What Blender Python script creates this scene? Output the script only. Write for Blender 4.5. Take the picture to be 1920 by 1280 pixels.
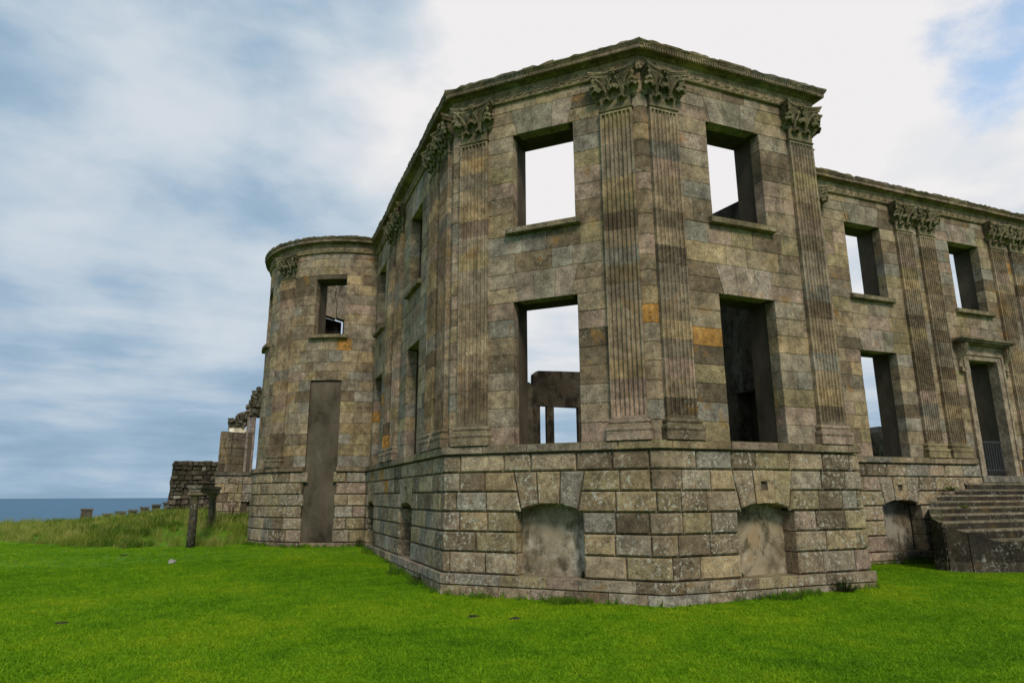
import bpy, math, random
import numpy as np
from mathutils import Vector, Matrix
random.seed(11)
rnd = random.random
def U(a, b): return a + (b - a) * rnd()
for o in list(bpy.data.objects): bpy.data.objects.remove(o)
SC = bpy.context.scene
COL = SC.collection
PI = math.pi
# ------------------------------------------------------------------ camera
YAW, PITCH, ROLL = 0.37601, 0.22912, -0.00471
CAM = Vector((-6.7925, -10.0624, 1.45)); FPX = 1238.73
cyw, syw, cp, sp = math.cos(YAW), math.sin(YAW), math.cos(PITCH), math.sin(PITCH)
vf = Vector((syw*cp, cyw*cp, sp)); vr0 = Vector((cyw, -syw, 0)); vu0 = vr0.cross(vf)
vr = math.cos(ROLL)*vr0 + math.sin(ROLL)*vu0
vu = -math.sin(ROLL)*vr0 + math.cos(ROLL)*vu0
cam = bpy.data.cameras.new('camera'); camo = bpy.data.objects.new('camera', cam); COL.objects.link(camo)
camo.matrix_world = Matrix(((vr.x, vu.x, -vf.x, CAM.x), (vr.y, vu.y, -vf.y, CAM.y), (vr.z, vu.z, -vf.z, CAM.z), (0, 0, 0, 1)))
cam.sensor_width = 36; cam.sensor_fit = 'HORIZONTAL'; cam.lens = FPX/1920*36
cam.clip_start = .05; cam.clip_end = 120000
SC.camera = camo
def ray(px, py):
    return vf + (px-960)/FPX*vr + (640-py)/FPX*vu
# ------------------------------------------------------------------ world: overcast sky with thin breaks
SUN_AZ, SUN_EL = math.radians(187), math.radians(46)       # azimuth clockwise from +y
W = bpy.data.worlds.new('World'); SC.world = W; W.use_nodes = True
nt = W.node_tree; nt.nodes.clear()
def N(t, **k):
    n = nt.nodes.new(t)
    for a, b in k.items(): setattr(n, a, b)
    return n
def L(a, b): nt.links.new(a, b)
def setin(n, d):
    for k, v in d.items(): n.inputs[k].default_value = v
sky = N('ShaderNodeTexSky', sky_type='NISHITA'); sky.sun_disc = False
sky.sun_elevation = SUN_EL; sky.sun_rotation = SUN_AZ
tc = N('ShaderNodeTexCoord')
def vmap(src, sc, loc=(0, 0, 0)):
    m = N('ShaderNodeMapping'); m.inputs['Scale'].default_value = sc; m.inputs['Location'].default_value = loc
    L(src, m.inputs['Vector']); return m.outputs[0]
def noise(vec, scale, det=6, rough=.55, dist=0.):
    n = N('ShaderNodeTexNoise'); setin(n, {'Scale': scale, 'Detail': det, 'Roughness': rough, 'Distortion': dist}); L(vec, n.inputs['Vector']); return n.outputs['Fac']
def ramp(v, pts, interp='LINEAR'):
    r = N('ShaderNodeValToRGB'); e = r.color_ramp.elements; r.color_ramp.interpolation = interp
    while len(e) < len(pts): e.new(.5)
    for i, (p, c) in enumerate(pts):
        e[i].position = p; e[i].color = (*c, 1) if len(c) == 3 else c
    L(v, r.inputs[0]); return r.outputs[0]
def math_(op, a, b=None, clamp=False):
    m = N('ShaderNodeMath', operation=op, use_clamp=clamp)
    for i, v in enumerate((a, b)):
        if v is None: continue
        if isinstance(v, (int, float)): m.inputs[i].default_value = v
        else: L(v, m.inputs[i])
    return m.outputs[0]
def mixc(fac, a, b, mode='MIX'):
    m = N('ShaderNodeMix', data_type='RGBA', blend_type=mode, clamp_factor=True)
    for s, v in ((m.inputs[0], fac), (m.inputs[6], a), (m.inputs[7], b)):
        if isinstance(v, (int, float)): s.default_value = v
        elif isinstance(v, tuple): s.default_value = (*v, 1)
        else: L(v, s)
    return m.outputs[2]
def maprange(v, a, b, c, d, smooth=True):
    m = N('ShaderNodeMapRange', interpolation_type='SMOOTHSTEP' if smooth else 'LINEAR')
    setin(m, {1: a, 2: b, 3: c, 4: d}); L(v, m.inputs[0]); return m.outputs[0]
def vdot(a, vec):
    m = N('ShaderNodeVectorMath', operation='DOT_PRODUCT'); L(a, m.inputs[0]); m.inputs[1].default_value = vec; return m.outputs['Value']
d = tc.outputs['Generated']
flat = vmap(d, (1, 1, 1.8))
big = noise(flat, 1.7, 4, .5, .15)
mid = noise(vmap(d, (1, 1, 1.9), (3.1, 1.7, 5.2)), 5.0, 7, .52, .1)
side = vdot(d, (math.sin(math.radians(62)), math.cos(math.radians(62)), .30))     # towards the thin bright cloud
glow = maprange(side, .50, .97, 0, 1)
up = N('ShaderNodeSeparateXYZ'); L(d, up.inputs[0])
elev = maprange(up.outputs['Z'], .0, .62, 0, 1)
bands = noise(vmap(d, (1.3, 1.3, 8.5), (6, 2, 1)), 2.3, 7, .58, .12)
low = maprange(up.outputs['Z'], .05, .42, .50, .06)
puff = math_('ADD', math_('MULTIPLY', big, .50), math_('MULTIPLY', mid, .50))
puff = math_('ADD', math_('MULTIPLY', puff, math_('SUBTRACT', 1., low)), math_('MULTIPLY', bands, low))
cl = math_('MULTIPLY', maprange(puff, .36, .66, 0, 1), .68)
cl = math_('ADD', cl, math_('MULTIPLY', glow, math_('ADD', math_('MULTIPLY', elev, 1.0), .10)), True)
cl = math_('ADD', cl, math_('MULTIPLY', elev, .04), True)
cloud = ramp(cl, [(0, (1.40, 2.20, 3.0)), (.30, (2.15, 2.95, 3.8)), (.62, (3.5, 4.0, 4.5)), (1, (5.35, 5.25, 5.27))])
# breaks in the cloud
gapn = noise(vmap(d, (1, 1, 1.6), (.3, 4.2, 1.1)), 7.5, 7, .6, .2)
gd = ray(1890, 85).normalized()
gdot = vdot(d, tuple(gd))
gapm = math_('ADD', math_('MULTIPLY', maprange(gdot, .990, .9999, 0, 1), .50), math_('MULTIPLY', math_('SUBTRACT', gapn, .5), 1.3))
gap = maprange(gapm, .26, .72, 0, .72)
skyc = mixc(1., sky.outputs[0], (1.25, 1.6, 1.62), 'MULTIPLY')
final = mixc(gap, cloud, skyc)
bg = N('ShaderNodeBackground'); bg.inputs['Strength'].default_value = .1; L(final, bg.inputs[0])
wo = N('ShaderNodeOutputWorld'); L(bg.outputs[0], wo.inputs[0])
sun = bpy.data.lights.new('sun', 'SUN'); sun.energy = 1.4; sun.angle = math.radians(15); sun.color = (1, .92, .80)
suno = bpy.data.objects.new('sun', sun); COL.objects.link(suno)
sd = Vector((math.sin(SUN_AZ)*math.cos(SUN_EL), math.cos(SUN_AZ)*math.cos(SUN_EL), math.sin(SUN_EL)))
suno.rotation_euler = sd.to_track_quat('Z', 'Y').to_euler(); suno.location = sd*60
vs = SC.view_settings
vs.view_transform = 'Standard'; vs.look = 'None'; vs.gamma = 1; vs.exposure = 0.70; vs.use_curve_mapping = False
SC.cycles.max_bounces = 6; SC.cycles.diffuse_bounces = 3; SC.cycles.use_denoising = True

# ------------------------------------------------------------------ materials
def new_mat(name):
    global nt
    m = bpy.data.materials.new(name); m.use_nodes = True; nt = m.node_tree; nt.nodes.clear()
    out = N('ShaderNodeOutputMaterial'); b = N('ShaderNodeBsdfPrincipled'); L(b.outputs[0], out.inputs[0])
    b.inputs['Roughness'].default_value = .93; b.inputs['Specular IOR Level'].default_value = .18
    return m, b
def bump(b, h, strength, dist):
    n = N('ShaderNodeBump'); setin(n, {'Strength': strength, 'Distance': dist}); L(h, n.inputs['Height']); L(n.outputs[0], b.inputs['Normal'])
def stone_mat(name, attr=False, lichen=.5, moss=.5, streak=.5, ochre=.5, dark=1.0, rough_relief=.5):
    m, b = new_mat(name)
    g = N('ShaderNodeNewGeometry'); P = g.outputs['Position']
    if attr:
        a = N('ShaderNodeAttribute'); a.attribute_name = 'tint'; tint = a.outputs['Color']
    else:
        a = N('ShaderNodeObjectInfo'); tint = a.outputs['Color']
    n1 = noise(P, 1.4, 5, .6); n2 = noise(P, 5.2, 8, .68, 0.); n3 = noise(P, 38, 6, .75)
    v = math_('MULTIPLY', maprange(n2, .28, .72, .58, 1.46), maprange(n3, .3, .7, .56, 1.46))
    v = math_('MULTIPLY', v, maprange(n1, .3, .7, .72, 1.26))
    if dark != 1.: v = math_('MULTIPLY', v, dark)
    c = N('ShaderNodeVectorMath', operation='SCALE'); L(tint, c.inputs[0]); L(v, c.inputs['Scale']); c = c.outputs[0]
    # iron staining
    oc = math_('MULTIPLY', maprange(noise(vmap(P, (1, 1, 1), (7, 3, 1)), 1.9, 6, .6, .5), .60, .70, 0, 1), ochre)
    c = mixc(oc, c, (.33, .165, .035))
    # olive algae film in broad patches
    al = math_('MULTIPLY', maprange(noise(vmap(P, (1, 1, .6), (2, 9, 4)), 1.3, 5, .6), .50, .70, 0, 1), .38*moss+.05)
    c = mixc(al, c, (.140, .104, .055))
    # water streaks
    st = noise(vmap(P, (5.5, 5.5, .28)), 1., 5, .6)
    st = math_('MULTIPLY', maprange(st, .53, .70, 0, .62), streak)
    c = mixc(st, c, (.035, .032, .026))
    # pits and dark growth
    pit = maprange(noise(vmap(P, (1, 1, 1), (5, 5, 9)), 15, 6, .7), .57, .70, 0, .70)
    c = mixc(pit, c, (.055, .05, .036))
    # pale lichen crusts
    lm = maprange(noise(vmap(P, (1, 1, 1), (1, 8, 3)), 1.5, 6, .65), .54-.16*lichen, .66-.10*lichen, 0, 1)
    vo = N('ShaderNodeTexVoronoi'); vo.feature = 'F1'; setin(vo, {'Scale': 15., 'Randomness': 1.}); L(mixc(.13, P, N_color(P)), vo.inputs['Vector'])
    sep = N('ShaderNodeSeparateColor'); L(vo.outputs['Color'], sep.inputs[0])
    rad = maprange(sep.outputs[0], .55, 1., .0, .30, False)
    sp_ = math_('LESS_THAN', vo.outputs['Distance'], rad)
    sp2 = maprange(noise(vmap(P, (1, 1, 1), (4, 1, 6)), 13, 7, .72), .52, .60, 0, 1)
    li = math_('MULTIPLY', math_('MULTIPLY', math_('MAXIMUM', math_('MULTIPLY', sp_, .9), math_('MULTIPLY', sp2, .75)), lm), lichen, True)
    c = mixc(li, c, mixc(sep.outputs[1], (.60, .60, .54), (.50, .45, .29)))
    # moss on upward faces
    sx = N('ShaderNodeSeparateXYZ'); L(g.outputs['Normal'], sx.inputs[0])
    mo = math_('MULTIPLY', maprange(sx.outputs['Z'], .25, .8, 0, 1), maprange(n2, .3, .6, .3, 1))
    c = mixc(math_('MULTIPLY', mo, moss, True), c, (.085, .085, .028))
    L(c, b.inputs['Base Color'])
    h = math_('ADD', math_('MULTIPLY', n2, .6), math_('MULTIPLY', n3, .4))
    h = math_('SUBTRACT', h, math_('MULTIPLY', pit, .6))
    bump(b, h, rough_relief, .03)
    return m
def N_color(P):
    n = N('ShaderNodeTexNoise'); setin(n, {'Scale': 9., 'Detail': 3.}); L(P, n.inputs['Vector']); return n.outputs['Color']
M = {}
M['ashlar'] = stone_mat('weathered_ashlar', lichen=.40, moss=.30, streak=.40, ochre=.55)
M['ashlar_a'] = stone_mat('weathered_ashlar_joined', attr=True, lichen=.5, moss=.3, streak=.5, ochre=.55)
M['rust'] = stone_mat('rusticated_stone', lichen=1., moss=.35, streak=.25, ochre=.35, rough_relief=.8)
M['carved'] = stone_mat('carved_stone', lichen=.55, moss=.85, streak=.75, ochre=.30, rough_relief=.6)
M['carved_a'] = stone_mat('carved_stone_joined', attr=True, lichen=.5, moss=.9, streak=.6, ochre=.3)
M['shaft'] = stone_mat('pilaster_stone', lichen=.4, moss=.5, streak=.6, ochre=.5)
M['cornice'] = stone_mat('mossy_cornice_stone', lichen=.5, moss=1., streak=.7, ochre=.2, rough_relief=.7)
M['steps'] = stone_mat('step_stone', lichen=.45, moss=.5, streak=.8, ochre=.2, dark=.8)
def simple(name, cols, scale, bstr=.4, bd=.02, stretch=(1, 1, 1), rough=.92):
    m, b = new_mat(name); g = N('ShaderNodeNewGeometry'); P = g.outputs['Position']
    n = noise(vmap(P, stretch), scale, 7, .62, .4)
    L(ramp(n, [(.3+.4*i/(len(cols)-1), c) for i, c in enumerate(cols)]), b.inputs['Base Color'])
    bump(b, noise(P, scale*6, 6, .65), bstr, bd); b.inputs['Roughness'].default_value = rough
    return m
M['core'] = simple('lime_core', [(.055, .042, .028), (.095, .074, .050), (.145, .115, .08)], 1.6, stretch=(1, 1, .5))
def plaster():
    m, b = new_mat('stained_plaster'); g = N('ShaderNodeNewGeometry'); P = g.outputs['Position']
    a = noise(P, 1.5, 8, .66, .3); f = noise(vmap(P, (1.6, 1.6, .9)), 1.9, 8, .68, .2); e = noise(P, 34, 4, .6); w = noise(vmap(P, (1, 1, 1), (9, 2, 5)), 1.2, 8, .66)
    c = ramp(a, [(.32, (.07, .058, .04)), (.44, (.18, .15, .105)), (.55, (.30, .262, .20)), (.70, (.29, .20, .115))])
    c = mixc(maprange(w, .50, .60, 0, .85), c, (.46, .43, .37))
    c = mixc(maprange(f, .50, .64, 0, .8), c, (.05, .044, .03))
    vo = N('ShaderNodeTexVoronoi'); vo.feature = 'DISTANCE_TO_EDGE'; setin(vo, {'Scale': 1.5}); L(mixc(.22, P, N_color(P)), vo.inputs['Vector'])
    ck = math_('LESS_THAN', vo.outputs['Distance'], .005); c = mixc(math_('MULTIPLY', ck, .45), c, (.03, .026, .02))
    o = N('ShaderNodeObjectInfo'); c = mixc(1., c, o.outputs['Color'], 'MULTIPLY')
    L(c, b.inputs['Base Color']); bump(b, math_('SUBTRACT', math_('ADD', a, math_('MULTIPLY', e, .2)), math_('MULTIPLY', ck, .5)), .6, .05); return m
M['plaster'] = plaster()
M['render'] = simple('old_cement_render', [(.030, .024, .016), (.095, .077, .052), (.125, .103, .072), (.21, .175, .125)], 1.1, .6, .04, (1, 1, .6))
M['rubble'] = stone_mat('rubble_stone', lichen=.5, moss=.6, streak=.3, ochre=.15, dark=.75, rough_relief=.9)
M['rubble_a'] = stone_mat('rubble_stone_joined', attr=True, lichen=.5, moss=.6, streak=.3, ochre=.15, dark=.75, rough_relief=.9)
M['iron'] = simple('dark_iron', [(.04, .043, .048), (.075, .075, .08)], 9, rough=.6)
M['ground'] = simple('turf', [(.045, .12, .004), (.085, .20, .005), (.14, .26, .010)], 1.1, .8, .05)
def grassmat(name, c0, c1, c2):
    m, b = new_mat(name); g = N('ShaderNodeNewGeometry'); P = g.outputs['Position']
    oi = N('ShaderNodeObjectInfo')
    n = noise(P, .33, 6, .62, .3); n2 = noise(vmap(P, (1, 1, 1), (3, 3, 3)), 2.2, 5, .65)
    v = math_('ADD', math_('ADD', math_('MULTIPLY', n, .62), math_('MULTIPLY', n2, .34)), math_('MULTIPLY', oi.outputs['Random'], .13))
    c = ramp(v, [(.34, c0), (.53, c1), (.74, c2)])
    L(c, b.inputs['Base Color']); b.inputs['Roughness'].default_value = .7
    tr = N('ShaderNodeBsdfTranslucent'); L(c, tr.inputs[0])
    mx = N('ShaderNodeMixShader'); mx.inputs[0].default_value = .35
    L(b.outputs[0], mx.inputs[1]); L(tr.outputs[0], mx.inputs[2])
    out = [q for q in nt.nodes if q.type == 'OUTPUT_MATERIAL'][0]; L(mx.outputs[0], out.inputs[0]); return m
M['lawn'] = grassmat('lawn_blades', (.055, .165, .003), (.175, .355, .004), (.38, .48, .012))
M['tall'] = grassmat('tall_grass_blades', (.07, .14, .012), (.24, .28, .035), (.58, .49, .17))
M['weed'] = grassmat('weed_leaves', (.012, .045, .006), (.025, .085, .010), (.055, .13, .016))
M['weed2'] = grassmat('rank_grass', (.04, .10, .008), (.085, .17, .012), (.17, .25, .025))
def sea():
    m, b = new_mat('sea_water'); g = N('ShaderNodeNewGeometry'); P = g.outputs['Position']
    n = noise(vmap(P, (.003, .012, 1)), 1., 7, .65)
    L(ramp(n, [(.3, (.025, .10, .18)), (.7, (.05, .15, .245))]), b.inputs['Base Color'])
    b.inputs['Roughness'].default_value = .55; b.inputs['Specular IOR Level'].default_value = .3
    bump(b, noise(P, .08, 6, .7), .5, 1.); return m
M['sea'] = sea()
M['dead'] = simple('dry_stalk', [(.05, .03, .015), (.11, .07, .035)], 8)
M['soil'] = simple('bare_soil', [(.02, .016, .011), (.05, .04, .026)], 9)

# ------------------------------------------------------------------ object helpers
def mesh(name, verts, faces, mat, smooth=False, tints=None):
    me = bpy.data.meshes.new(name); me.from_pydata([tuple(v) for v in verts], [], faces); me.materials.append(mat)
    if smooth: me.polygons.foreach_set('use_smooth', [True]*len(me.polygons))
    if tints is not None:
        a = me.color_attributes.new('tint', 'FLOAT_COLOR', 'POINT')
        arr = np.ones((len(verts), 4), np.float32); arr[:, :3] = np.array(tints); a.data.foreach_set('color', arr.ravel())
    me.update(); return me
def link(name, me, parent=None, loc=(0, 0, 0), color=None):
    o = bpy.data.objects.new(name, me); COL.objects.link(o); o.location = loc
    if parent: o.parent = parent
    if color: o.color = (*color, 1)
    return o
def empty(name, loc, label, cat, group=None):
    o = bpy.data.objects.new(name, None); COL.objects.link(o); o.location = loc; tag(o, label, cat, group); return o
def tag(o, label=None, cat=None, group=None, kind=None):
    for k, v in (('label', label), ('category', cat), ('group', group), ('kind', kind)):
        if v: o[k] = v
    return o
class MB:
    def __init__(s): s.v = []; s.f = []; s.t = []
    def add(s, vs, fs, tint=(.2, .18, .14)):
        n = len(s.v); s.v += [tuple(q) for q in vs]; s.f += [tuple(i+n for i in f) for f in fs]; s.t += [tint]*len(vs)
    def box(s, x0, x1, y0, y1, z0, z1, tint=(.2, .18, .14), fn=None, jit=0):
        vs = [(x, y, z) for z in (z0, z1) for y in (y0, y1) for x in (x0, x1)]
        if jit: vs = [tuple(c+U(-jit, jit) for c in q) for q in vs]
        if fn: vs = [fn(q) for q in vs]
        s.add(vs, [(0, 2, 3, 1), (4, 5, 7, 6), (0, 1, 5, 4), (1, 3, 7, 5), (3, 2, 6, 7), (2, 0, 4, 6)], tint)
    def tube(s, pts, rad, k=6, tint=(.2, .18, .14), cap=True):
        pts = [Vector(p) for p in pts]; rings = []
        for i, p in enumerate(pts):
            t = (pts[min(i+1, len(pts)-1)]-pts[max(i-1, 0)]).normalized()
            a = t.orthogonal().normalized() if i == 0 else (rings_a - t*rings_a.dot(t)).normalized()
            rings_a = a; bb = t.cross(a); r = rad[i] if hasattr(rad, '__len__') else rad
            rings.append([p+r*(math.cos(2*PI*j/k)*a+math.sin(2*PI*j/k)*bb) for j in range(k)])
        vs = [q for r in rings for q in r]; fs = []
        for i in range(len(pts)-1):
            for j in range(k): fs.append((i*k+j, i*k+(j+1) % k, (i+1)*k+(j+1) % k, (i+1)*k+j))
        if cap: fs += [tuple(range(k))[::-1], tuple((len(pts)-1)*k+j for j in range(k))]
        s.add(vs, fs, tint)
    def obj(s, name, mat, parent=None, smooth=False, loc=(0, 0, 0), color=None, attr=False):
        vs = [(v[0]-loc[0], v[1]-loc[1], v[2]-loc[2]) for v in s.v]
        return link(name, mesh(name, vs, s.f, mat, smooth, s.t if attr else None), parent, loc, color)
PAL = [((.290, .216, .138), 5), ((.262, .208, .146), 4.5), ((.205, .148, .092), 3), ((.325, .236, .132), 3), ((.310, .220, .160), 3.0),
       ((.272, .210, .114), 2.6), ((.380, .190, .050), .22), ((.246, .212, .166), 3.0), ((.155, .114, .072), 2.0), ((.320, .244, .155), 3)]
def tint(k=1.):
    r = rnd()*sum(w for _, w in PAL)
    for c, w in PAL:
        r -= w
        if r <= 0: break
    f = U(.82, 1.16)*k
    return (min(.6, c[0]*f), c[1]*f, c[2]*f)

# ------------------------------------------------------------------ the facade line (plan)
A_LEN, B_LEN, HS = 4.3578, 4.7053, math.sqrt(.5)
K1 = (-A_LEN*HS, A_LEN*HS); K2 = (0, 0); K3 = (B_LEN, 0); K4 = (B_LEN, 2.9); KE = (21.5, 2.9)
BC = (K1[0], 16.17); BR = 3.53
NB = 30
path = [(BC[0]+BR*math.cos(math.radians(-230+140*i/NB)), BC[1]+BR*math.sin(math.radians(-230+140*i/NB))) for i in range(NB+1)]
path += [K1, K2, K3, K4, KE]
path = [Vector(p) for p in path]
SL = [0.]
for i in range(1, len(path)): SL.append(SL[-1]+(path[i]-path[i-1]).length)
iJ, i1, i2, i3, i4, iE = NB, NB+1, NB+2, NB+3, NB+4, NB+5
SJ, S1, S2, S3, S4, SE = (SL[i] for i in (iJ, i1, i2, i3, i4, iE))
SEGN = []
for i in range(len(path)-1):
    t = (path[i+1]-path[i]).normalized(); SEGN.append(Vector((t.y, -t.x)))
MIT = []
for i in range(len(path)):
    a = SEGN[max(i-1, 0)]; b = SEGN[min(i, len(SEGN)-1)]
    MIT.append((a+b)/(1+a.dot(b)))
def seg(s):
    for i in range(len(path)-1):
        if s <= SL[i+1]+1e-9: return i
    return len(path)-2
def P(s, off, z):
    for i in range(len(SL)):
        if abs(s-SL[i]) < 1e-5:
            q = path[i]+MIT[i]*off; return (q.x, q.y, z)
    i = seg(s); q = path[i].lerp(path[i+1], (s-SL[i])/(SL[i+1]-SL[i])) + SEGN[i]*off
    if i < NB:       # keep offsets on the round part smooth
        f = (s-SL[i])/(SL[i+1]-SL[i]); q = path[i].lerp(path[i+1], f) + MIT_(i, f)*off
    return (q.x, q.y, z)
def MIT_(i, f):
    a = MIT[i] if i > 0 else SEGN[0]; b = MIT[i+1] if i+1 < NB else SEGN[NB-1]
    return a.lerp(b, f)
def sL(x): return S1-x
def sA(x): return S1+x
def sB(x): return S2+x
def sC(x): return S4+x-B_LEN
def sW(deg): return SJ-BR*math.radians(deg)      # round tower, degrees left of its corner with the long side
def verts_in(a, b): return [x for x in SL[1:-1] if a+1e-4 < x < b-1e-4]
def proj_area(s0, s1, z0, z1):
    pts = []
    for s, z in ((s0, z0), (s1, z0), (s1, z1), (s0, z1)):
        d_ = Vector(P(s, 0, z))-CAM; zz = d_.dot(vf)
        if zz < .5: return 0
        pts.append((960+FPX*d_.dot(vr)/zz, 640-FPX*d_.dot(vu)/zz))
    a = sum(pts[i][0]*pts[(i+1) % 4][1]-pts[(i+1) % 4][0]*pts[i][1] for i in range(4))/2
    n = SEGN[seg((s0+s1)/2)]; c = Vector(P((s0+s1)/2, 0, 0))
    if n.dot(Vector((CAM.x-c.x, CAM.y-c.y))) < 0: return 0
    if not (0 < sum(p[0] for p in pts)/4 < 1920 and 0 < sum(p[1] for p in pts)/4 < 1280): return 0
    # behind the front pavilion
    if S3 < s0 < sC(7.9): return 0
    return abs(a)
def block(c, z, off=0., depth=.06, ch=.006, gap=.003, jit=.004, bow_bulge=0):
    """one dressed stone: c = s of (bottom-left, bottom-right, top-left, top-right), z = heights in the same order"""
    ga, gb = (0 if min(abs(c[0]-SJ), abs(c[0]-S4)) < 1e-6 else gap), (0 if min(abs(c[1]-SJ), abs(c[1]-S4)) < 1e-6 else gap)
    s0b, s1b, s0t, s1t = c[0]+ga, c[1]-gb, c[2]+ga, c[3]-gb
    zb0, zb1, zt0, zt1 = z[0]+gap, z[1]+gap, z[2]-gap, z[3]-gap
    ln = max(.05, (s1b-s0b+s1t-s0t)/2); hh = max(.05, (zt0-zb0+zt1-zb1)/2)
    cu, cv = min(.3, ch/ln), min(.3, ch/hh)
    us = [0., cu]
    rect = abs(s0b-s0t) < 1e-6 and abs(s1b-s1t) < 1e-6
    inner = [((x-s0b)/(s1b-s0b), x) for x in verts_in(s0b+ch, s1b-ch)] if rect else []
    secs = [(0., None), (cu, None)] + inner + [(1-cu, None), (1., None)]
    J = [U(-jit, jit) for _ in range(4)]
    vs, fs = [], []
    prof = [(0, -depth), (0, -ch), (cv, 0.), (1-cv, 0.), (1, -ch), (1, -depth)]
    for k, (u, ex) in enumerate(secs):
        end = k in (0, len(secs)-1)
        for v, o in prof:
            oo = min(o, -ch) if end else o
            s = (s0b+(s1b-s0b)*u)*(1-v)+(s0t+(s1t-s0t)*u)*v if ex is None else ex
            zz = (zb0+(zb1-zb0)*u)*(1-v)+(zt0+(zt1-zt0)*u)*v
            jj = (J[0]*(1-u)+J[1]*u)*(1-v)+(J[2]*(1-u)+J[3]*u)*v if o > -depth else 0
            vs.append(P(s, off+oo+jj, zz))
    n = len(secs)
    for k in range(n-1):
        for j in range(5): fs.append((k*6+j, (k+1)*6+j, (k+1)*6+j+1, k*6+j+1))
    fs += [tuple(range(5, -1, -1)), tuple((n-1)*6+j for j in range(6))]
    return vs, fs
def put(name, vf_, mat, parent, color):
    vs, fs = vf_; n = len(vs); c = [sum(v[i] for v in vs)/n for i in range(3)]
    me = mesh(name, [(v[0]-c[0], v[1]-c[1], v[2]-c[2]) for v in vs], fs, mat)
    return link(name, me, parent, c, color)

# ------------------------------------------------------------------ levels
ZR = [0., .397, .772, 1.147, 1.522, 1.8975, 2.248]          # rusticated courses
ZL0, ZL1 = 2.248, 2.42                                        # string course
ZW1, ZS0, ZS1, ZW2 = 5.33, 6.80, 6.93, 9.13                   # lintel, sill, sill, lintel
ZV1, ZV2, ZARC, ZFR, ZTOP = 5.955, 9.735, 9.95, 10.26, 10.51
WOFF = -.10                                                   # upper wall face behind the basement face
mansion = empty('ruined_mansion', (0, 0, -.4), 'roofless brown sandstone mansion with canted corner, fluted pilasters and empty windows', 'ruin')
def root_child(o): return o
# inverse offset so that children can be placed in world coordinates
base = bpy.data.objects.new('tmp', None)
ROOTLOC = Vector((0, 0, -.4))
bpy.data.objects.remove(base)
def wput(o, parent):
    o.parent = parent; return o
def place(o):   # child of mansion given in world coordinates
    o.location = Vector(o.location)-ROOTLOC; return o

# windows: (s0, s1, kind)
def lr(a, b): return (min(a, b), max(a, b))
WIN = {'bow': [lr(sW(15.95), sW(34.2)), lr(sW(76), sW(94))],
       'L': [lr(sL(7.95), sL(9.22)), lr(sL(2.95), sL(4.30))],
       'A': [lr(sA(1.49), sA(2.87))], 'B': [lr(sB(1.64), sB(3.03))], 'R': [],
       'C': [lr(sC(8.70), sC(10.10)), lr(sC(13.0), sC(14.40)), lr(sC(17.25), sC(18.65))]}
ARCH = {'bow': [], 'L': [lr(sL(7.95), sL(9.2)), lr(sL(2.82), sL(4.22))], 'A': [lr(sA(1.56), sA(2.88))], 'B': [lr(sB(1.60), sB(2.92))], 'R': [],
        'C': [lr(sC(8.72), sC(10.12))]}
RNG = {'bow': (0, SJ), 'L': (SJ, S1), 'A': (S1, S2), 'B': (S2, S3), 'R': (S3, S4), 'C': (S4, SE)}
PILW = .66
PIL = {'bow': [sW(55.2)], 'L': [sL(6.62), sL(5.52), sL(1.50), sL(.52)], 'A': [sA(.585), sA(3.82)], 'B': [sB(.53), sB(4.15)], 'R': [S3+.52],
       'C': [sC(7.45), sC(11.02), sC(11.98), sC(15.22), sC(16.2), sC(19.5), sC(20.45)]}
DOOR = lr(sC(13.0), sC(14.32))
# ---- core walls
def openings(f):
    out = []
    for a, b in WIN[f]:
        is_door = f == 'C' and abs(a-sC(13.0)) < 1e-6
        if f == 'bow':
            out.append((a, b, ZS1, 8.95, .03))
            if a > sW(40): out.append((a, b, -1, ZW1, .0, 'strip'))
            continue
        out.append((a, b, ZS1, ZW2, .03))
        if is_door: out.append((DOOR[0], DOOR[1], 1.95, ZW1, .03))
        else: out.append((a, b, ZL1, ZW1, .03))
    for a, b in ARCH[f]: out.append((a, b, -.02, 1.31, .03))
    return out
def core(f):
    a0, a1 = RNG[f]; ops = openings(f)
    sb = sorted({a0, a1, *([S3+1.25] if f == 'R' else [sC(6.3)] if f == 'C' else []), *verts_in(a0, a1), *[x for o in ops for x in (o[0]-o[4], o[1]+o[4])]})
    zb = sorted({-.7, 2.3, ZFR, *([8.2] if f in 'RC' else []), *[x for o in ops for x in (max(o[2], -.7), o[3]+o[4])]})
    def filled(i, j):
        if not (0 <= i < len(sb)-1 and 0 <= j < len(zb)-1): return False
        s, z = (sb[i]+sb[i+1])/2, (zb[j]+zb[j+1])/2
        for o in ops:
            if o[0]-o[4] < s < o[1]+o[4] and o[2] < z < o[3]+o[4]: return False
        return not (S3+1.25 < s < sC(6.3) and z > 8.2)
    mb = MB()
    def q(i, j, k):
        return None
    for i in range(len(sb)-1):
        for j in range(len(zb)-1):
            if not filled(i, j): continue
            zc = (zb[j]+zb[j+1])/2
            fo = WOFF-.013 if zc > 2.3 else -.055
            bo = -.92
            s0, s1, z0, z1 = sb[i], sb[i+1], zb[j], zb[j+1]
            F = [P(s0, fo, z0), P(s1, fo, z0), P(s1, fo, z1), P(s0, fo, z1)]
            B = [P(s0, bo, z0), P(s1, bo, z0), P(s1, bo, z1), P(s0, bo, z1)]
            mb.add(F, [(0, 1, 2, 3)]); mb.add(B, [(3, 2, 1, 0)])
            for (di, dj, e) in ((-1, 0, (3, 0)), (1, 0, (1, 2)), (0, -1, (0, 1)), (0, 1, (2, 3))):
                if not filled(i+di, j+dj): mb.add([F[e[0]], F[e[1]], B[e[1]], B[e[0]]], [(3, 2, 1, 0)])
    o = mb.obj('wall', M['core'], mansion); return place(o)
WALL = {f: core(f) for f in RNG}
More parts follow.
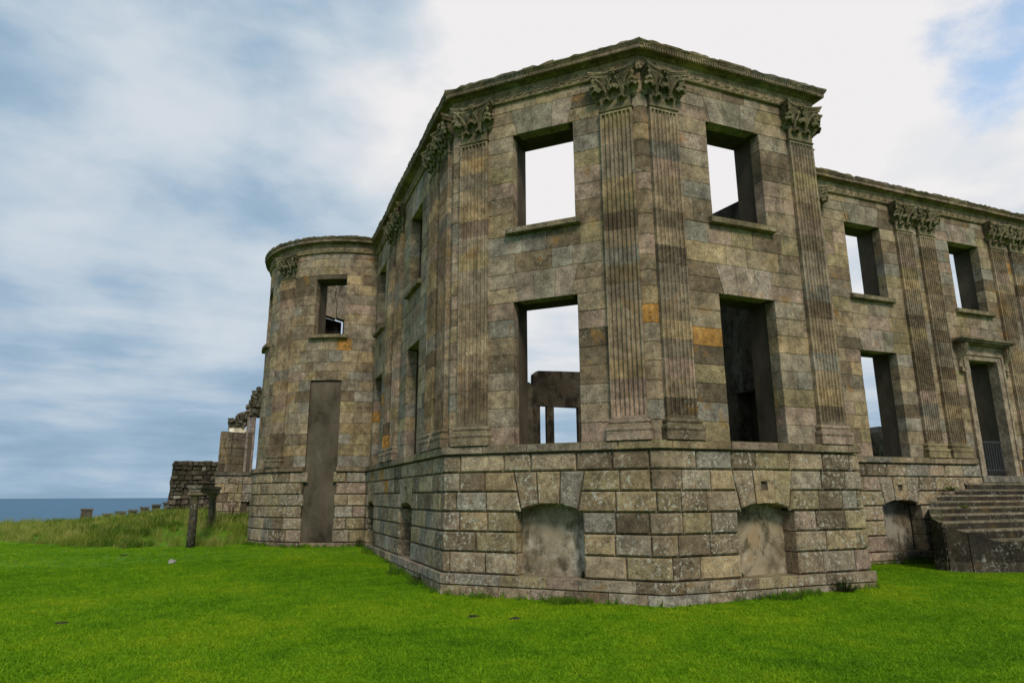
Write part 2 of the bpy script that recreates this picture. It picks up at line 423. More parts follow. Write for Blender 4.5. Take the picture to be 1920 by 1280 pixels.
def under(wall, o):     # sub-part of a wall, given in world coordinates
    o.parent = wall; return o    # walls sit at world origin through the root

# ---- collect stones
ASH = []      # (area, vf, wall, tint)
def collect(f, c, z, **k):
    vf_ = block(c, z, **k); ar = proj_area(min(c[0], c[2]), max(c[1], c[3]), min(z), max(z))
    ASH.append([ar, vf_, f, tint(), (c, z)])
def courses(f, strip, zs, obstacles, lo, hi, mean, off, depth_in, prevj, maker):
    pass
def split_run(a, b, mean, prev, corner_avoid=True):
    """joints of one course between a and b, staggered against the course below"""
    n = max(1, round((b-a)/(mean*U(.85, 1.15))))
    if b-a < mean*.75: n = 1
    for _ in range(14):
        cuts = sorted(a+(b-a)*(i+U(-.22, .22))/n for i in range(1, n))
        bad = any(abs(c-p) < .10 for c in cuts for p in prev) or any(abs(c-SL[i]) < .12 for c in cuts for i in (iJ, i1, i2, i3, i4))
        if not bad: break
    cuts = [c for c in cuts if all(abs(c-SL[i]) > .1 for i in (i1, i2, i3))]
    return [a]+cuts+[b]
def strips(kind):
    """runs between pilasters along the whole line, cut at the two inner corners"""
    e = PILW/2-.01; cuts = []
    for f in PIL:
        for c in PIL[f]: cuts.append((c-e, c+e))
    cuts.sort(); out = []; a = 0.
    lims = sorted([(c0, c1) for c0, c1 in cuts]+[(SJ, SJ), (S4, S4), (SE, SE)])
    for c0, c1 in lims:
        if c0-a > .02: out.append((a, c0))
        a = max(a, c1)
    return out
ZU = []
def lin(a, b, n): return [a+(b-a)*i/n for i in range(n)]
ZU = lin(ZL1, ZW1, 8)+lin(ZW1, ZV1, 2)+lin(ZV1, ZS0, 2)+[ZS0]+lin(ZS1+.02, ZW2, 6)[0:]+lin(ZW2, ZV2, 2)+[ZV2, ZARC+.005]
ZU = sorted(set(round(z, 4) for z in ZU))
if ZS1+.02 in ZU: pass
ZU = [z for z in ZU if not (ZS0+.001 < z < ZS1+.2)]
def fac(s):
    for f, (a, b) in RNG.items():
        if a-1e-6 <= s <= b+1e-6: return f
VOUS = []
def vous_edges(a, b, z0, z1, z):
    t = (z-z0)/(z1-z0)
    l = a+.12+(-.03-.12)*t; r = b-.12+(.03+.12)*t
    return l, r
for (a, b) in strips('upper'):
    fm = fac((a+b)/2); prev = []
    wins = [(w, f) for f in WIN for w in WIN[f] if w[0] > a-.3 and w[1] < b+.3 and w[0] < b and w[1] > a]
    for j in range(len(ZU)-1):
        z0, z1 = ZU[j], ZU[j+1]; zc = (z0+z1)/2
        obs = [(S3+1.25, sC(6.3), S3+1.25, sC(6.3), 0)] if zc > 8.2 and a < sC(6.3) and b > S3+1.25 else []
        for (w0, w1), f in wins:
            bowf = f == 'bow'
            door = f == 'C' and abs(w0-DOOR[0]) < .01
            if bowf:
                if zc < ZW1 and w0 > sW(60): obs.append((w0, w1, w0, w1, 1))
                elif ZS1 < zc < 8.98: obs.append((w0, w1, w0, w1, 1))
            elif ZL1 < zc < ZW1: obs.append((w0-(.2 if door else 0), w1+(.2 if door else 0), w0-(.2 if door else 0), w1+(.2 if door else 0), 0 if door else 1))
            elif ZW1 < zc < ZV1 and not door:
                l0, r0 = vous_edges(w0, w1, ZW1, ZV1, z0); l1, r1 = vous_edges(w0, w1, ZW1, ZV1, z1); obs.append((l0, r0, l1, r1, 0))
            elif ZS1 < zc < ZW2: obs.append((w0, w1, w0, w1, 1))
            elif ZW2 < zc < ZV2:
                l0, r0 = vous_edges(w0, w1, ZW2, ZV2, z0); l1, r1 = vous_edges(w0, w1, ZW2, ZV2, z1); obs.append((l0, r0, l1, r1, 0))
        obs.sort(); runs = []; lb = lt = a; dl = 0
        for o in obs:
            runs.append((lb, o[0], lt, o[2], dl, o[4])); lb, lt, dl = o[1], o[3], o[4]
        runs.append((lb, b, lt, b, dl, 0)); cutsall = []
        for (r0b, r1b, r0t, r1t, d0, d1) in runs:
            if min(r1b-r0b, r1t-r0t) < .05: continue
            cs = split_run(max(r0b, r0t), min(r1b, r1t), .60, prev); cutsall += cs[1:-1]
            for k in range(len(cs)-1):
                cb0, ct0 = (r0b, r0t) if k == 0 else (cs[k], cs[k])
                cb1, ct1 = (r1b, r1t) if k == len(cs)-2 else (cs[k+1], cs[k+1])
                deep = (k == 0 and d0) or (k == len(cs)-2 and d1)
                f = fac((cb0+cb1)/2)
                collect(f, (cb0, cb1, ct0, ct1), (z0, z0, z1, z1), off=WOFF, depth=.27 if deep else .05, jit=.006)
        prev = cutsall
ASH.sort(key=lambda t: -t[0])
OCH = {}
joined = MB()
def near_px(vs, px, py):
    pass
for i, (ar, vf_, f, tn, cz) in enumerate(ASH):
    if i < 296: under(WALL[f], put('ashlar_block', vf_, M['ashlar'], None, tn))
    else: joined.add(*vf_, tn)
o = joined.obj('ashlar_masonry', M['ashlar_a'], mansion, attr=True); place(o); o['kind'] = 'stuff'
# ---- window voussoirs, sills
def flat_arch(f, a, b, z0, z1, warm):
    for k in range(3):
        l0, r0 = vous_edges(a, b, z0, z1, z0); l1, r1 = vous_edges(a, b, z0, z1, z1)
        fb = [0, .31, .69, 1]; ft = [0, .33, .67, 1]
        c = (l0+(r0-l0)*fb[k], l0+(r0-l0)*fb[k+1], l1+(r1-l1)*ft[k], l1+(r1-l1)*ft[k+1])
        kq = U(.88, 1.12); tn = tuple(q*kq for q in random.choice([(.32, .245, .185), (.29, .24, .175), (.24, .205, .145), (.31, .24, .19)]))
        under(WALL[f], put('voussoir', block(c, (z0, z0, z1, z1), off=WOFF+.006, depth=.27, jit=.004), M['ashlar'], None, tn))
for f in WIN:
    for (a, b) in WIN[f]:
        door = f == 'C' and abs(a-DOOR[0]) < .01
        if f != 'bow':
            if not door: flat_arch(f, a, b, ZW1, ZV1, 1)
            flat_arch(f, a, b, ZW2, ZV2, 1)
        w = .13
        vs, fs = block((a-w, b+w, a-w, b+w), (ZS0, ZS0, ZS1, ZS1), off=WOFF+.13, depth=.40, ch=.015, gap=0, jit=.008)
        under(WALL[f], put('window_sill', (vs, fs), M['cornice'], None, (.205, .16, .095)))
# ---- rusticated basement
def arch_edges(a, b, z):
    t = (z-1.147)/(1.8975-1.147); return a+.10+(-.05-.10)*t, b-.10+(.05+.10)*t
RUNS = []
lims = [0, SJ, S4, SE]
NR = [0]
for (a, b) in ((0, SJ), (SJ, S4), (S4, SE)):
    prev = []
    for j in range(6):
        z0, z1 = ZR[j], ZR[j+1]; zc = (z0+z1)/2; obs = []
        for f in ARCH:
            for (w0, w1) in ARCH[f]:
                if w0 < a or w1 > b: continue
                if zc < 1.147: obs.append((w0, w1, w0, w1, 1))
                elif zc < 1.8975:
                    l0, r0 = arch_edges(w0, w1, z0); l1, r1 = arch_edges(w0, w1, z1); obs.append((l0, r0, l1, r1, 0))
        if a == 0:
            for (w0, w1) in WIN['bow'][:1]:
                e = U(-.05, .05); obs.append((w0+e, w1-e*.7, w0+e, w1-e*.7, 1)) if zc < 1.9 else obs.append((w0+.16, w1-.1, w0+.16, w1-.1, 1))
        if a == S4: obs.append((sC(12.72), sC(14.6), sC(12.72), sC(14.6), 0)) if zc > 1.6 else None
        obs.sort(); runs = []; lb = lt = a; dl = 0
        for o in obs:
            runs.append((lb, o[0], lt, o[2], dl, o[4])); lb, lt, dl = o[1], o[3], o[4]
        runs.append((lb, b, lt, b, dl, 0)); cutsall = []
        for (r0b, r1b, r0t, r1t, d0, d1) in runs:
            if min(r1b-r0b, r1t-r0t) < .05: continue
            cs = split_run(max(r0b, r0t), min(r1b, r1t), .70, prev); cutsall += cs[1:-1]
            for k in range(len(cs)-1):
                cb0, ct0 = (r0b, r0t) if k == 0 else (cs[k], cs[k])
                cb1, ct1 = (r1b, r1t) if k == len(cs)-2 else (cs[k+1], cs[k+1])
                deep = (k == 0 and d0) or (k == len(cs)-2 and d1)
                mid_ = (cb0+cb1)/2
                if a == 0 and mid_ < sW(100): continue
                if S3+.6 < mid_ < sC(7.4) or mid_ > sC(14): continue     # never in view
                tn = tint(.98)
                under(WALL[fac(mid_)], put('rusticated_block', block((cb0, cb1, ct0, ct1), (z0, z0, z1, z1), depth=.36 if deep else .08, ch=.030, gap=.009, jit=.008), M['rust'], None, tn)); NR[0] += 1
        prev = cutsall
for f in ARCH:
    for n, (a, b) in enumerate(ARCH[f]):
        def az(s):
            t = (s-a)/(b-a)*2-1; return 1.15+.15*(1-t*t)
        l0, r0 = arch_edges(a, b, 1.147); l1, r1 = arch_edges(a, b, 1.8975)
        fb = [0, .31, .69, 1]; ft = [0, .33, .67, 1]
        for k in range(3):
            c = (l0+(r0-l0)*fb[k], l0+(r0-l0)*fb[k+1], l1+(r1-l1)*ft[k], l1+(r1-l1)*ft[k+1])
            zz = (az(c[0]), az(c[1]), 1.8975, 1.8975); tn = tint()
            if k == 1 and f != 'A':     # keystone pierced by a vent
                m = (c[0]+c[1])/2; hw = .075; zlo, zhi = 1.53, 1.69
                parts = [((c[0], m-hw, c[2], m-hw), zz), ((m+hw, c[1], m+hw, c[3]), zz),
                         ((m-hw, m+hw, m-hw, m+hw), (az(m-hw), az(m+hw), zlo, zlo)), ((m-hw, m+hw, m-hw, m+hw), (zhi, zhi, 1.8975, 1.8975))]
                mb = MB()
                for q, (cc, z4) in enumerate(parts):
                    mb.add(*block(cc, z4, depth=.40, ch=.004, gap=.0 if q > 1 else .004, jit=.0), tn)
                vs, fs = mb.v, mb.f
                under(WALL[f], put('keystone', (vs, fs), M['rust'], None, tn))
            else:
                under(WALL[f], put('voussoir', block(c, zz, depth=.40, ch=.022, gap=.010, jit=.005), M['rust'], None, tn))
        mb = MB(); dp = -.36 if f in 'AB' else -.42
        ss = [a-.02+(b-a+.04)*i/10 for i in range(11)]
        vs = [P(s, dp, -.02) for s in ss]+[P(s, dp+U(-.012, .012), .5) for s in ss]+[P(s, dp, 1.4) for s in ss]+[P(s, dp-.15, -.02) for s in ss]+[P(s, dp-.15, 1.4) for s in ss]
        fs = [(i+11*j, i+1+11*j, i+12+11*j, i+11+11*j) for i in range(10) for j in (0, 1)]+[(i+33, i+44, i+45, i+34) for i in range(10)]+[(i+22, i+23, i+45, i+44) for i in range(10)]
        pc = {'A': (1.25, 1.2, 1.1), 'B': (1.25, 1.17, 1.03), 'L': (.7, .7, .68) if n else (1.5, 1.5, 1.5), 'C': (.8, .78, .72)}[f]
        mb.add(vs, fs); o = under(WALL[f], mb.obj('infill_panel', M['plaster'], None, color=pc))
# ---- plinth and string course
def band(name, zs, off, mean, mat, ch, obst, rng, gap=.004, jit=.006, slope=0, depth=.12, k=1.):
    for (a, b) in rng:
        runs = [(a, b)]
        for (w0, w1) in obst:
            nr = []
            for (p, q) in runs:
                if w1 <= p or w0 >= q: nr.append((p, q))
                else:
                    if w0-p > .05: nr.append((p, w0))
                    if q-w1 > .05: nr.append((w1, q))
            runs = nr
        for (p, q) in runs:
            cs = split_run(p, q, mean, [])
            for i in range(len(cs)-1):
                m = (cs[i]+cs[i+1])/2
                if m < sW(100) or S3+1.2 < m < sC(7.4) or m > sC(17): continue
                c = (cs[i], cs[i+1], cs[i], cs[i+1])
                under(WALL[fac(m)], put(name, block(c, (zs[0], zs[0], zs[1], zs[1]), off=off, depth=depth, ch=ch, gap=gap, jit=jit), mat, None, next(q for q in iter(lambda: tint(k), None) if q[0] < q[2]*4)))
BIG = [(0, SJ), (SJ, S4), (S4, SE)]
band('plinth_block', (-.205, -.004), .055, .85, M['rust'], .014, [(sC(12.2), SE)], BIG, jit=.008, depth=.5)
band('plinth_block', (-.62, -.21), .045, .62, M['rust'], .010, [(sC(12.2), SE)], BIG, jit=.010)
band('string_course_block', (ZL0+.004, ZL1), .055, 1.0, M['cornice'], .016, [(WIN['bow'][0][0], WIN['bow'][0][1]), (sC(12.6), sC(14.75))], BIG, jit=.010, depth=.5, k=.95)
# plaster strip in the round tower
for n, (a, b) in enumerate(WIN['bow'][:1]):
    mb = MB(); ss = [a-.04+(b-a+.08)*i/8 for i in range(9)]
    zz = [-.02, 1.4, 2.3, 3.6, 4.6, ZW1]
    vs = [P(s, -.16 if z > 2 else -.11, z) for z in zz for s in ss]; fs = [(j*9+i, j*9+i+1, j*9+i+10, j*9+i+9) for j in range(5) for i in range(8)]
    m0 = len(vs); vs += [P(s, -.4, z) for z in (zz[0], zz[-1]) for s in ss]; fs += [(m0+i+9, m0+i+10, m0+i+1, m0+i) for i in range(8)]
    fs += [(45+i, 46+i, m0+10+i, m0+9+i) for i in range(8)]
    mb.add(vs, fs); under(WALL['bow'], mb.obj('infill_panel', M['render'], None, smooth=True))
# ---- entablature
def sweep(prof, a, b, step=None, top=None, ends=True, jit=0.):
    ss = sorted({a, b, *verts_in(a, b), *([a+(b-a)*i/max(1, round((b-a)/step)) for i in range(1, max(1, round((b-a)/step)))] if step else [])})
    vs, n = [], len(prof)
    for s in ss:
        e = U(0, 1)
        for k, (o, z) in enumerate(prof):
            if top and k in top: z = z-top[k]*e*e; 
            vs.append(P(s, o+U(-jit, jit), z+U(-jit, jit)))
    fs = [(i*n+k, (i+1)*n+k, (i+1)*n+(k+1) % n, i*n+(k+1) % n) for i in range(len(ss)-1) for k in range(n)]
    if ends: fs += [tuple(range(n))[::-1], tuple((len(ss)-1)*n+k for k in range(n))]
    return vs, fs
scroll = MB()
pts = []
for i in range(15):
    t = i/14; ang = -PI*.9+t*PI*2.6; r = .088*(1-t*.80)
    pts.append((.0+r*math.cos(ang), 0, .02+r*math.sin(ang)))
tail = [(-.16, 0, -.085), (-.11, 0, -.08)]
scroll.tube(tail+pts, [.014, .018]+[.021-.009*i/14 for i in range(15)], 5)
scroll_me = mesh('scroll', scroll.v, scroll.f, M['carved'], True)
nsc = 0
RNG['R'] = (S3, S3+1.25); RNG['C'] = (sC(6.3), SE)
for f, (a, b) in RNG.items():
    mb = MB(); mb.add(*sweep([(-.3, ZARC), (-.055, ZARC), (-.04, ZARC+.012), (-.028, ZARC+.045), (-.045, ZARC+.055), (-.045, ZFR), (-.3, ZFR)], a, b))
    fr = place(mb.obj('frieze', M['carved'], mansion, color=(.29, .215, .13)))
    n = int((b-a)/.268)
    for i in range(n):
        s = a+.13+(b-a-.2)*i/n
        if f == 'bow' and s < sW(88) or (S3+.4 < s < sC(7.8)) or s > sC(18.5): continue
        if nsc >= 296: break
        p0 = Vector(P(s, -.043, ZARC+.155)); t_ = (Vector(P(s+.01, -.043, 0))-Vector(P(s-.01, -.043, 0))).normalized()
        o = link('scroll', scroll_me, fr, p0, (.27, .20, .12)); o.rotation_euler = (0, 0, math.atan2(t_.y, t_.x)); nsc += 1
egg = MB()
ncs = 0
for f, (a, b) in RNG.items():
    n = max(1, round((b-a)/.95)); cuts = [a]+[a+(b-a)*(i+U(-.2, .2))/n for i in range(1, n)]+[b]
    for i in range(n):
        if f == 'bow' and cuts[i+1] < sW(120): pass
        dz = U(-.014, .014); do = U(-.012, .012)
        prof = [(-.55, ZFR), (-.04, ZFR), (-.01, ZFR+.012), (.015, ZFR+.032), (.03, ZFR+.045), (.14+do, ZFR+.045), (.14+do, ZFR+.135), (.155+do, ZFR+.14),
                (.165+do, ZFR+.165), (.185+do, ZFR+.195), (.19+do, ZFR+.25+dz), (.10, ZFR+.262+dz), (-.55, ZFR+.30+dz)]
        vs, fs = sweep(prof, cuts[i]+(.004 if i else 0), cuts[i+1]-(.004 if i < n-1 else 0), step=.11, top={10: .055, 11: .05, 12: .12, 9: .012}, jit=.004)
        # butt the stones on the corners
        under_f = put('cornice_stone', (vs, fs), M['cornice'], None, tint(.72)); under(WALL[f], under_f); ncs += 1
    if f != 'C' and f != 'bow':
        ln = b-a; m = int(ln/.062)
        for i in range(m):
            s = a+.03+(ln-.06)*i/m
            if f == 'R' and i > 14: break
            vs = [P(s+ds, o_, ZFR+z_) for z_ in (.056, .126) for o_ in (.135, .158) for ds in (0, .036)]
            egg.add(vs, [(0, 1, 3, 2), (4, 6, 7, 5), (2, 3, 7, 6), (0, 2, 6, 4), (1, 5, 7, 3), (0, 4, 5, 1)], (.18, .14, .085))
o = place(egg.obj('dentil_band', M['carved_a'], mansion, attr=True)); o['kind'] = 'stuff'

# ------------------------------------------------------------------ pilasters
HB = 2.82; HT = 9.11
NBK = 17; BH = (HT-HB)/NBK
def shaft_mesh(last=False, first=False):
    hw, pr = PILW/2, .098; nf = 7; mar = .038; pitch = (2*hw-2*mar+.02)/nf; fw = pitch*.84
    pts = [(-hw, -.03), (-hw, pr)]; flag = [0, 0]
    for i in range(nf):
        c = -hw+mar-.01+pitch*(i+.5)
        for k in range(6):
            a = PI*k/5; pts.append((c-fw/2*math.cos(a), pr-.050*math.sin(a))); flag.append(1)
    pts += [(hw, pr), (hw, -.03)]; flag += [0, 0]
    n = len(pts); z0, z1 = .002, BH-.002
    if last: rows = [(z0, 1), (z1-.085, 1), (z1-.06, .75), (z1-.05, 0.), (z1, 0)]
    elif first: rows = [(z0, 0), (z0+.04, 0), (z0+.05, 1), (z1, 1)]
    else: rows = [(z0, 1), (z1, 1)]
    vs = []
    for z, k in rows:
        for (x, y), fl in zip(pts, flag):
            yy = y if not fl else pr-(pr-y)*k
            vs.append((x, yy, z))
    fs = [(r*n+i, r*n+i+1, (r+1)*n+i+1, (r+1)*n+i) for r in range(len(rows)-1) for i in range(n-1)]
    fs = [f[::-1] for f in fs]
    fs += [tuple(range(n)), tuple((len(rows)-1)*n+i for i in range(n))[::-1]]
    return mesh('shaft_block', vs, fs, M['shaft'])
SH = {'f': shaft_mesh(first=True), 'm': shaft_mesh(), 'l': shaft_mesh(last=True)}
def uplan(prof, hw0, pr0):
    """sweep a moulding round the three free sides of a pilaster: prof = (projection beyond shaft, z)"""
    vs = []; n = len(prof)
    for e, z in prof: vs += [(-hw0-e, -.05, z), (-hw0-e, pr0+e, z), (hw0+e, pr0+e, z), (hw0+e, -.05, z)]
    fs = [(k*4+j, (k+1)*4+j, (k+1)*4+j+1, k*4+j+1) for k in range(n-1) for j in range(3)]
    fs += [(0, 1, 2, 3), tuple((n-1)*4+j for j in (3, 2, 1, 0))]
    return vs, fs
bprof = [(.085, 2.422), (.085, 2.575), (.075, 2.58), (.088, 2.60), (.092, 2.63), (.085, 2.66), (.066, 2.672), (.045, 2.70), (.042, 2.725), (.055, 2.735), (.062, 2.76), (.052, 2.785), (.03, 2.795), (.022, 2.81), (.0, 2.82)]
bv, bf = uplan(bprof, PILW/2, .098)
BASE_ME = mesh('base', [(x, y, z-2.422) for x, y, z in bv], bf, M['carved'])
def capital_mesh(seed):
    rr = random.Random(seed); mb = MB(); H = ZARC+.03-HT; hw = PILW/2
    # astragal
    mb.add(*uplan([(.0, 0), (.022, .006), (.026, .02), (.018, .034), (0, .038)], hw, .098))
    # bell
    rows = []
    for i in range(9):
        t = i/8; e = -.025+.012*math.sin(t*PI)+.12*max(0, t-.55)**1.5/.3; rows.append((e, .036+t*(H-.16)))
    mb.add(*uplan(rows, hw, .098))
    def leaf(x, z0, z1, w, out, curl, lean=0., y0=.075):
        pts = []
        n = 9
        for i in range(n):
            t = i/(n-1)
            if t < .62: q = t/.62; y = y0+out*.42*q**1.6; z = z0+(z1-z0)*q
            else:
                q = (t-.62)/.38; a = q*PI*1.0; y = y0+out*.42+out*.58*math.sin(min(a, PI*.55))-(.02 if a > PI*.6 else 0)*1; z = z1+curl*(.28*math.sin(a)-.62*max(0, (q-.28))**1.1)
            ww = w*(.62+.5*math.sin(min(1, t*1.35)*PI*.62))*(1 if t < .82 else 1-(t-.82)*1.6)
            pts.append((t, y, z, ww))
        m = 9; vs = []
        for (t, y, z, ww) in pts:
            for k in range(m):
                u = k/(m-1)*2-1
                ser = 1+.16*math.cos(t*26+abs(u)*2)*(abs(u) > .6)
                vs.append((x+lean*t+u*ww/2*ser, y+.030*(1-u*u)*(.5+t)-.018*abs(math.sin(u*PI*2.2))+rr.uniform(-.004, .004), z-.045*abs(u)**1.6*(t > .5)+rr.uniform(-.004, .004)))
        nb = len(vs); vs += [(a, b-.026, c-.014) for a, b, c in vs]
        fs = [(i*m+k, i*m+k+1, (i+1)*m+k+1, (i+1)*m+k) for i in range(n-1) for k in range(m-1)]
        fs = [f[::-1] for f in fs]
        fs += [tuple(q+nb for q in f[::-1]) for f in fs]
        rim = [k for k in range(m)]+[i*m+m-1 for i in range(1, n)]+[(n-1)*m+k for k in range(m-2, -1, -1)]+[i*m for i in range(n-2, 0, -1)]
        fs += [(rim[i], rim[(i+1) % len(rim)], rim[(i+1) % len(rim)]+nb, rim[i]+nb) for i in range(len(rim))]
        mb.add(vs, fs)
    for x in (-.15, .15): leaf(x, .14, .27, .17, .12, .08)
    for x in (-.335, 0, .335): leaf(x, .28, .49, .235, .18, .12, lean=(.05 if x > 0 else -.05 if x < 0 else 0), y0=.065)
    # stems
    for sx in (-1, 1):
        mb.tube([(sx*.16, .10, .30), (sx*.19, .15, .45), (sx*.26, .20, .60), (sx*.36, .25, .69)], [.035, .03, .028, .03], 6)
        mb.tube([(sx*.14, .10, .34), (sx*.12, .16, .50), (sx*.08, .19, .62), (sx*.05, .2, .66)], [.028, .024, .022, .026], 6)
        # corner volute: spiral in the diagonal plane
        sp_ = []
        for i in range(20):
            t = i/19; a = PI*.5+t*PI*3.6; r = .088*(1-t*.8)
            sp_.append((sx*(.385+.707*r*math.cos(a)*-1*-1*.9), .235+.707*r*math.cos(a)*.9, .655+r*math.sin(a)))
        mb.tube(sp_, [.030-.012*i/19 for i in range(20)], 6)
        mb.tube([(sx*.35, .20, .655), (sx*.43, .29, .655)], .03, 6)
        # inner helix
        sp_ = []
        for i in range(12):
            t = i/11; a = PI*.5-t*PI*2.4; r = .05*(1-t*.7)
            sp_.append((sx*(.085)+sx*r*math.cos(a)*-1, .20, .66+r*math.sin(a)))
        mb.tube(sp_, .018, 5)
        leaf(sx*.36, .36, .56, .17, .16, .10, lean=sx*.05, y0=.12)
    # abacus with concave front
    def aba(z0, z1, e):
        fr = []
        for i in range(11):
            u = i/10*2-1; y = .165+e+.145*abs(u)**2.2; fr.append((u*(.475+e), y))
        pl = [(-.43-e, -.05)]+fr+[(.43+e, -.05)]
        n = len(pl); vs = [(x, y, z) for z in (z0, z1) for x, y in pl]
        fs = [(i, (i+1) % n, n+(i+1) % n, n+i)[::-1] for i in range(n)]+[tuple(range(n)), tuple(range(2*n-1, n-1, -1))]
        mb.add(vs, fs)
    aba(H-.125, H-.075, -.015); aba(H-.073, H-.045, .0); aba(H-.043, H, .018)
    # rosette at the middle of the abacus
    for k in range(6):
        a = k*PI/3; mb.tube([(0, .2, H-.07), (.05*math.cos(a), .255, H-.07+.055*math.sin(a)), (.085*math.cos(a), .245, H-.07+.085*math.sin(a))], [.02, .032, .012], 5)
    mb.tube([(0, .18, H-.07), (0, .285, H-.07)], [.035, .028], 6)
    vs = [(x+rr.uniform(-.004, .004), y+rr.uniform(-.004, .004), z+rr.uniform(-.003, .003)) for x, y, z in mb.v]
    me = mesh('capital', vs, mb.f, M['carved'], False)
    return me
CAPS = [capital_mesh(3), capital_mesh(8)]
core_mb = MB(); core_mb.box(-PILW/2+.012, PILW/2-.012, -.03, .05, 2.43, ZARC)
PCORE = mesh('pilaster', [(x, y, z) for x, y, z in core_mb.v], core_mb.f, M['core'])
nsb = 0
for f in PIL:
    for c in PIL[f]:
        p0 = Vector(P(c, WOFF, 0)); t_ = (Vector(P(c+.02, WOFF, 0))-Vector(P(c-.02, WOFF, 0))).normalized()
        rz = math.atan2(t_.y, t_.x)+PI       # local +y = outwards
        pil = place(link('pilaster', PCORE, mansion, p0)); pil.rotation_euler = (0, 0, rz)
        link('base', BASE_ME, pil, (0, 0, 2.422), tint(.95))
        link('capital', random.choice(CAPS), pil, (0, 0, HT), (.185, .150, .085))
        if f == 'C' and c > sC(19): continue
        for k in range(NBK):
            tn = tint(1.02 if rnd() > .16 else .68); link('shaft_block', SH['f' if k == 0 else 'l' if k == NBK-1 else 'm'], pil, (0, 0, HB+k*BH), tn); nsb += 1
# pilaster local frame: x runs against the facade direction, so outward is +y

# ------------------------------------------------------------------ doorway
def cbox(mb, x0, x1, o0, o1, z0, z1, tn=(.22, .19, .155), jit=.003):
    mb.box(x0, x1, 2.9-o1, 2.9-o0, z0, z1, tn, jit=jit)
dsr = MB()
for (x0, x1) in ((12.77, 13.02), (14.30, 14.55)): cbox(dsr, x0, x1, -.35, WOFF+.05, 1.93, 5.35)
cbox(dsr, 12.77, 14.55, -.35, WOFF+.05, 5.355, 5.56)
for (x0, x1) in ((12.77, 12.84), (14.48, 14.55)): cbox(dsr, x0, x1, -.3, WOFF+.085, 1.93, 5.58)
cbox(dsr, 12.845, 14.475, -.3, WOFF+.085, 5.50, 5.575)
o = place(dsr.obj('door_surround', M['ashlar'], mansion, color=(.29, .225, .16)))
hood = MB()
cbox(hood, 12.62, 14.70, -.05, WOFF+.06, 5.58, 5.80); under(o, hood.obj('hood_frieze', M['ashlar'], None, color=(.31, .235, .17)))
hood = MB()
cbox(hood, 12.56, 14.76, -.05, WOFF+.20, 5.80, 5.845); cbox(hood, 12.50, 14.82, -.05, WOFF+.30, 5.85, 5.90); cbox(hood, 12.46, 14.86, -.05, WOFF+.36, 5.905, 5.96, jit=.01)
under(o, hood.obj('hood', M['cornice'], None, color=(.20, .16, .10)))
for xx in (12.66, 14.66):
    cm = MB(); n = 16; vs = []
    for i in range(n):
        t = i/(n-1); z = 5.79-.82*t; o_ = WOFF+.27*(1-t)**1.6+.05+.035*math.sin(t*PI*2.2)+(.04 if t > .8 else 0)
        vs += [(xx-.075, 2.9-o_, z), (xx+.075, 2.9-o_, z), (xx+.075, 3.08, z), (xx-.075, 3.08, z)]
    fs = [(i*4+k, i*4+(k+1) % 4, (i+1)*4+(k+1) % 4, (i+1)*4+k)[::-1] for i in range(n-1) for k in range(4)]+[(0, 1, 2, 3), (4*n-1, 4*n-2, 4*n-3, 4*n-4)]
    cm.add(vs, fs)
    for zc_, r_ in ((5.66, .10), (5.05, .06)):
        for sx in (-1, 1):
            sp_ = [(xx+sx*.08, 2.9-(WOFF+.16 if r_ > .08 else WOFF+.10)+r_*(1-i/14)*math.cos(i*.75), zc_+r_*(1-i/14)*math.sin(i*.75)) for i in range(14)]
            cm.tube(sp_, .016, 5)
    under(o, cm.obj('console', M['carved'], None, color=(.28, .215, .14)))
gate = MB()
cbox(gate, 12.99, 14.33, -.38, -.34, 2.10, 2.14, jit=0); cbox(gate, 12.99, 14.33, -.38, -.34, 2.92, 2.96, jit=0)
gt = place(gate.obj('gate', M['iron'], mansion))
bar = MB(); bar.tube([(0, 0, 2.0), (0, 0, 3.0)], .017, 6); bar_me = mesh('gate_bar', bar.v, bar.f, M['iron'])
for i in range(12): link('gate_bar', bar_me, gt, (13.05+1.22*i/11, 3.26, 0))
th = MB(); cbox(th, 12.70, 14.62, -.9, WOFF+.14, 1.76, 1.945); place(th.obj('door_sill', M['steps'], mansion, color=(.20, .18, .14)))

# ------------------------------------------------------------------ inner walls
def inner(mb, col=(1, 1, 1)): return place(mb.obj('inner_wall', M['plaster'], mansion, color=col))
def prism(mb, poly, axis, a, b):
    """poly in (h, z); axis 'y': h = x and thickness along y; axis 'x': h = y and thickness along x"""
    n = len(poly); f = (lambda h, t, z: (h, t, z)) if axis == 'y' else (lambda h, t, z: (t, h, z))
    vs = [f(h, a, z) for h, z in poly]+[f(h, b, z) for h, z in poly]
    fs = [tuple(range(n))[::-1], tuple(range(n, 2*n))]+[(i, (i+1) % n, n+(i+1) % n, n+i) for i in range(n)]
    mb.add(vs, fs)
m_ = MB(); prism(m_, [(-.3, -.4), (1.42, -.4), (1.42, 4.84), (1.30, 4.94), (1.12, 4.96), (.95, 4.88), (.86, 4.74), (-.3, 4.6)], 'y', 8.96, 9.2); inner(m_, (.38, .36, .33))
m_ = MB()
prism(m_, [(1.425, 4.22), (5.2, 4.22), (5.2, 5.4), (3.2, 5.4), (2.3, 5.37), (1.62, 5.34), (1.46, 5.22)], 'y', 8.99, 9.2)
prism(m_, [(1.425, 3.0), (1.68, 3.0), (1.68, 4.215), (1.425, 4.215)], 'y', 9.0, 9.14)
prism(m_, [(1.915, 2.6), (2.16, 2.6), (2.16, 4.215), (1.915, 4.215)], 'y', 9.0, 9.14)
prism(m_, [(3.02, 2.6), (5.2, 2.6), (5.2, 4.215), (3.02, 4.215)], 'y', 9.0, 9.14)
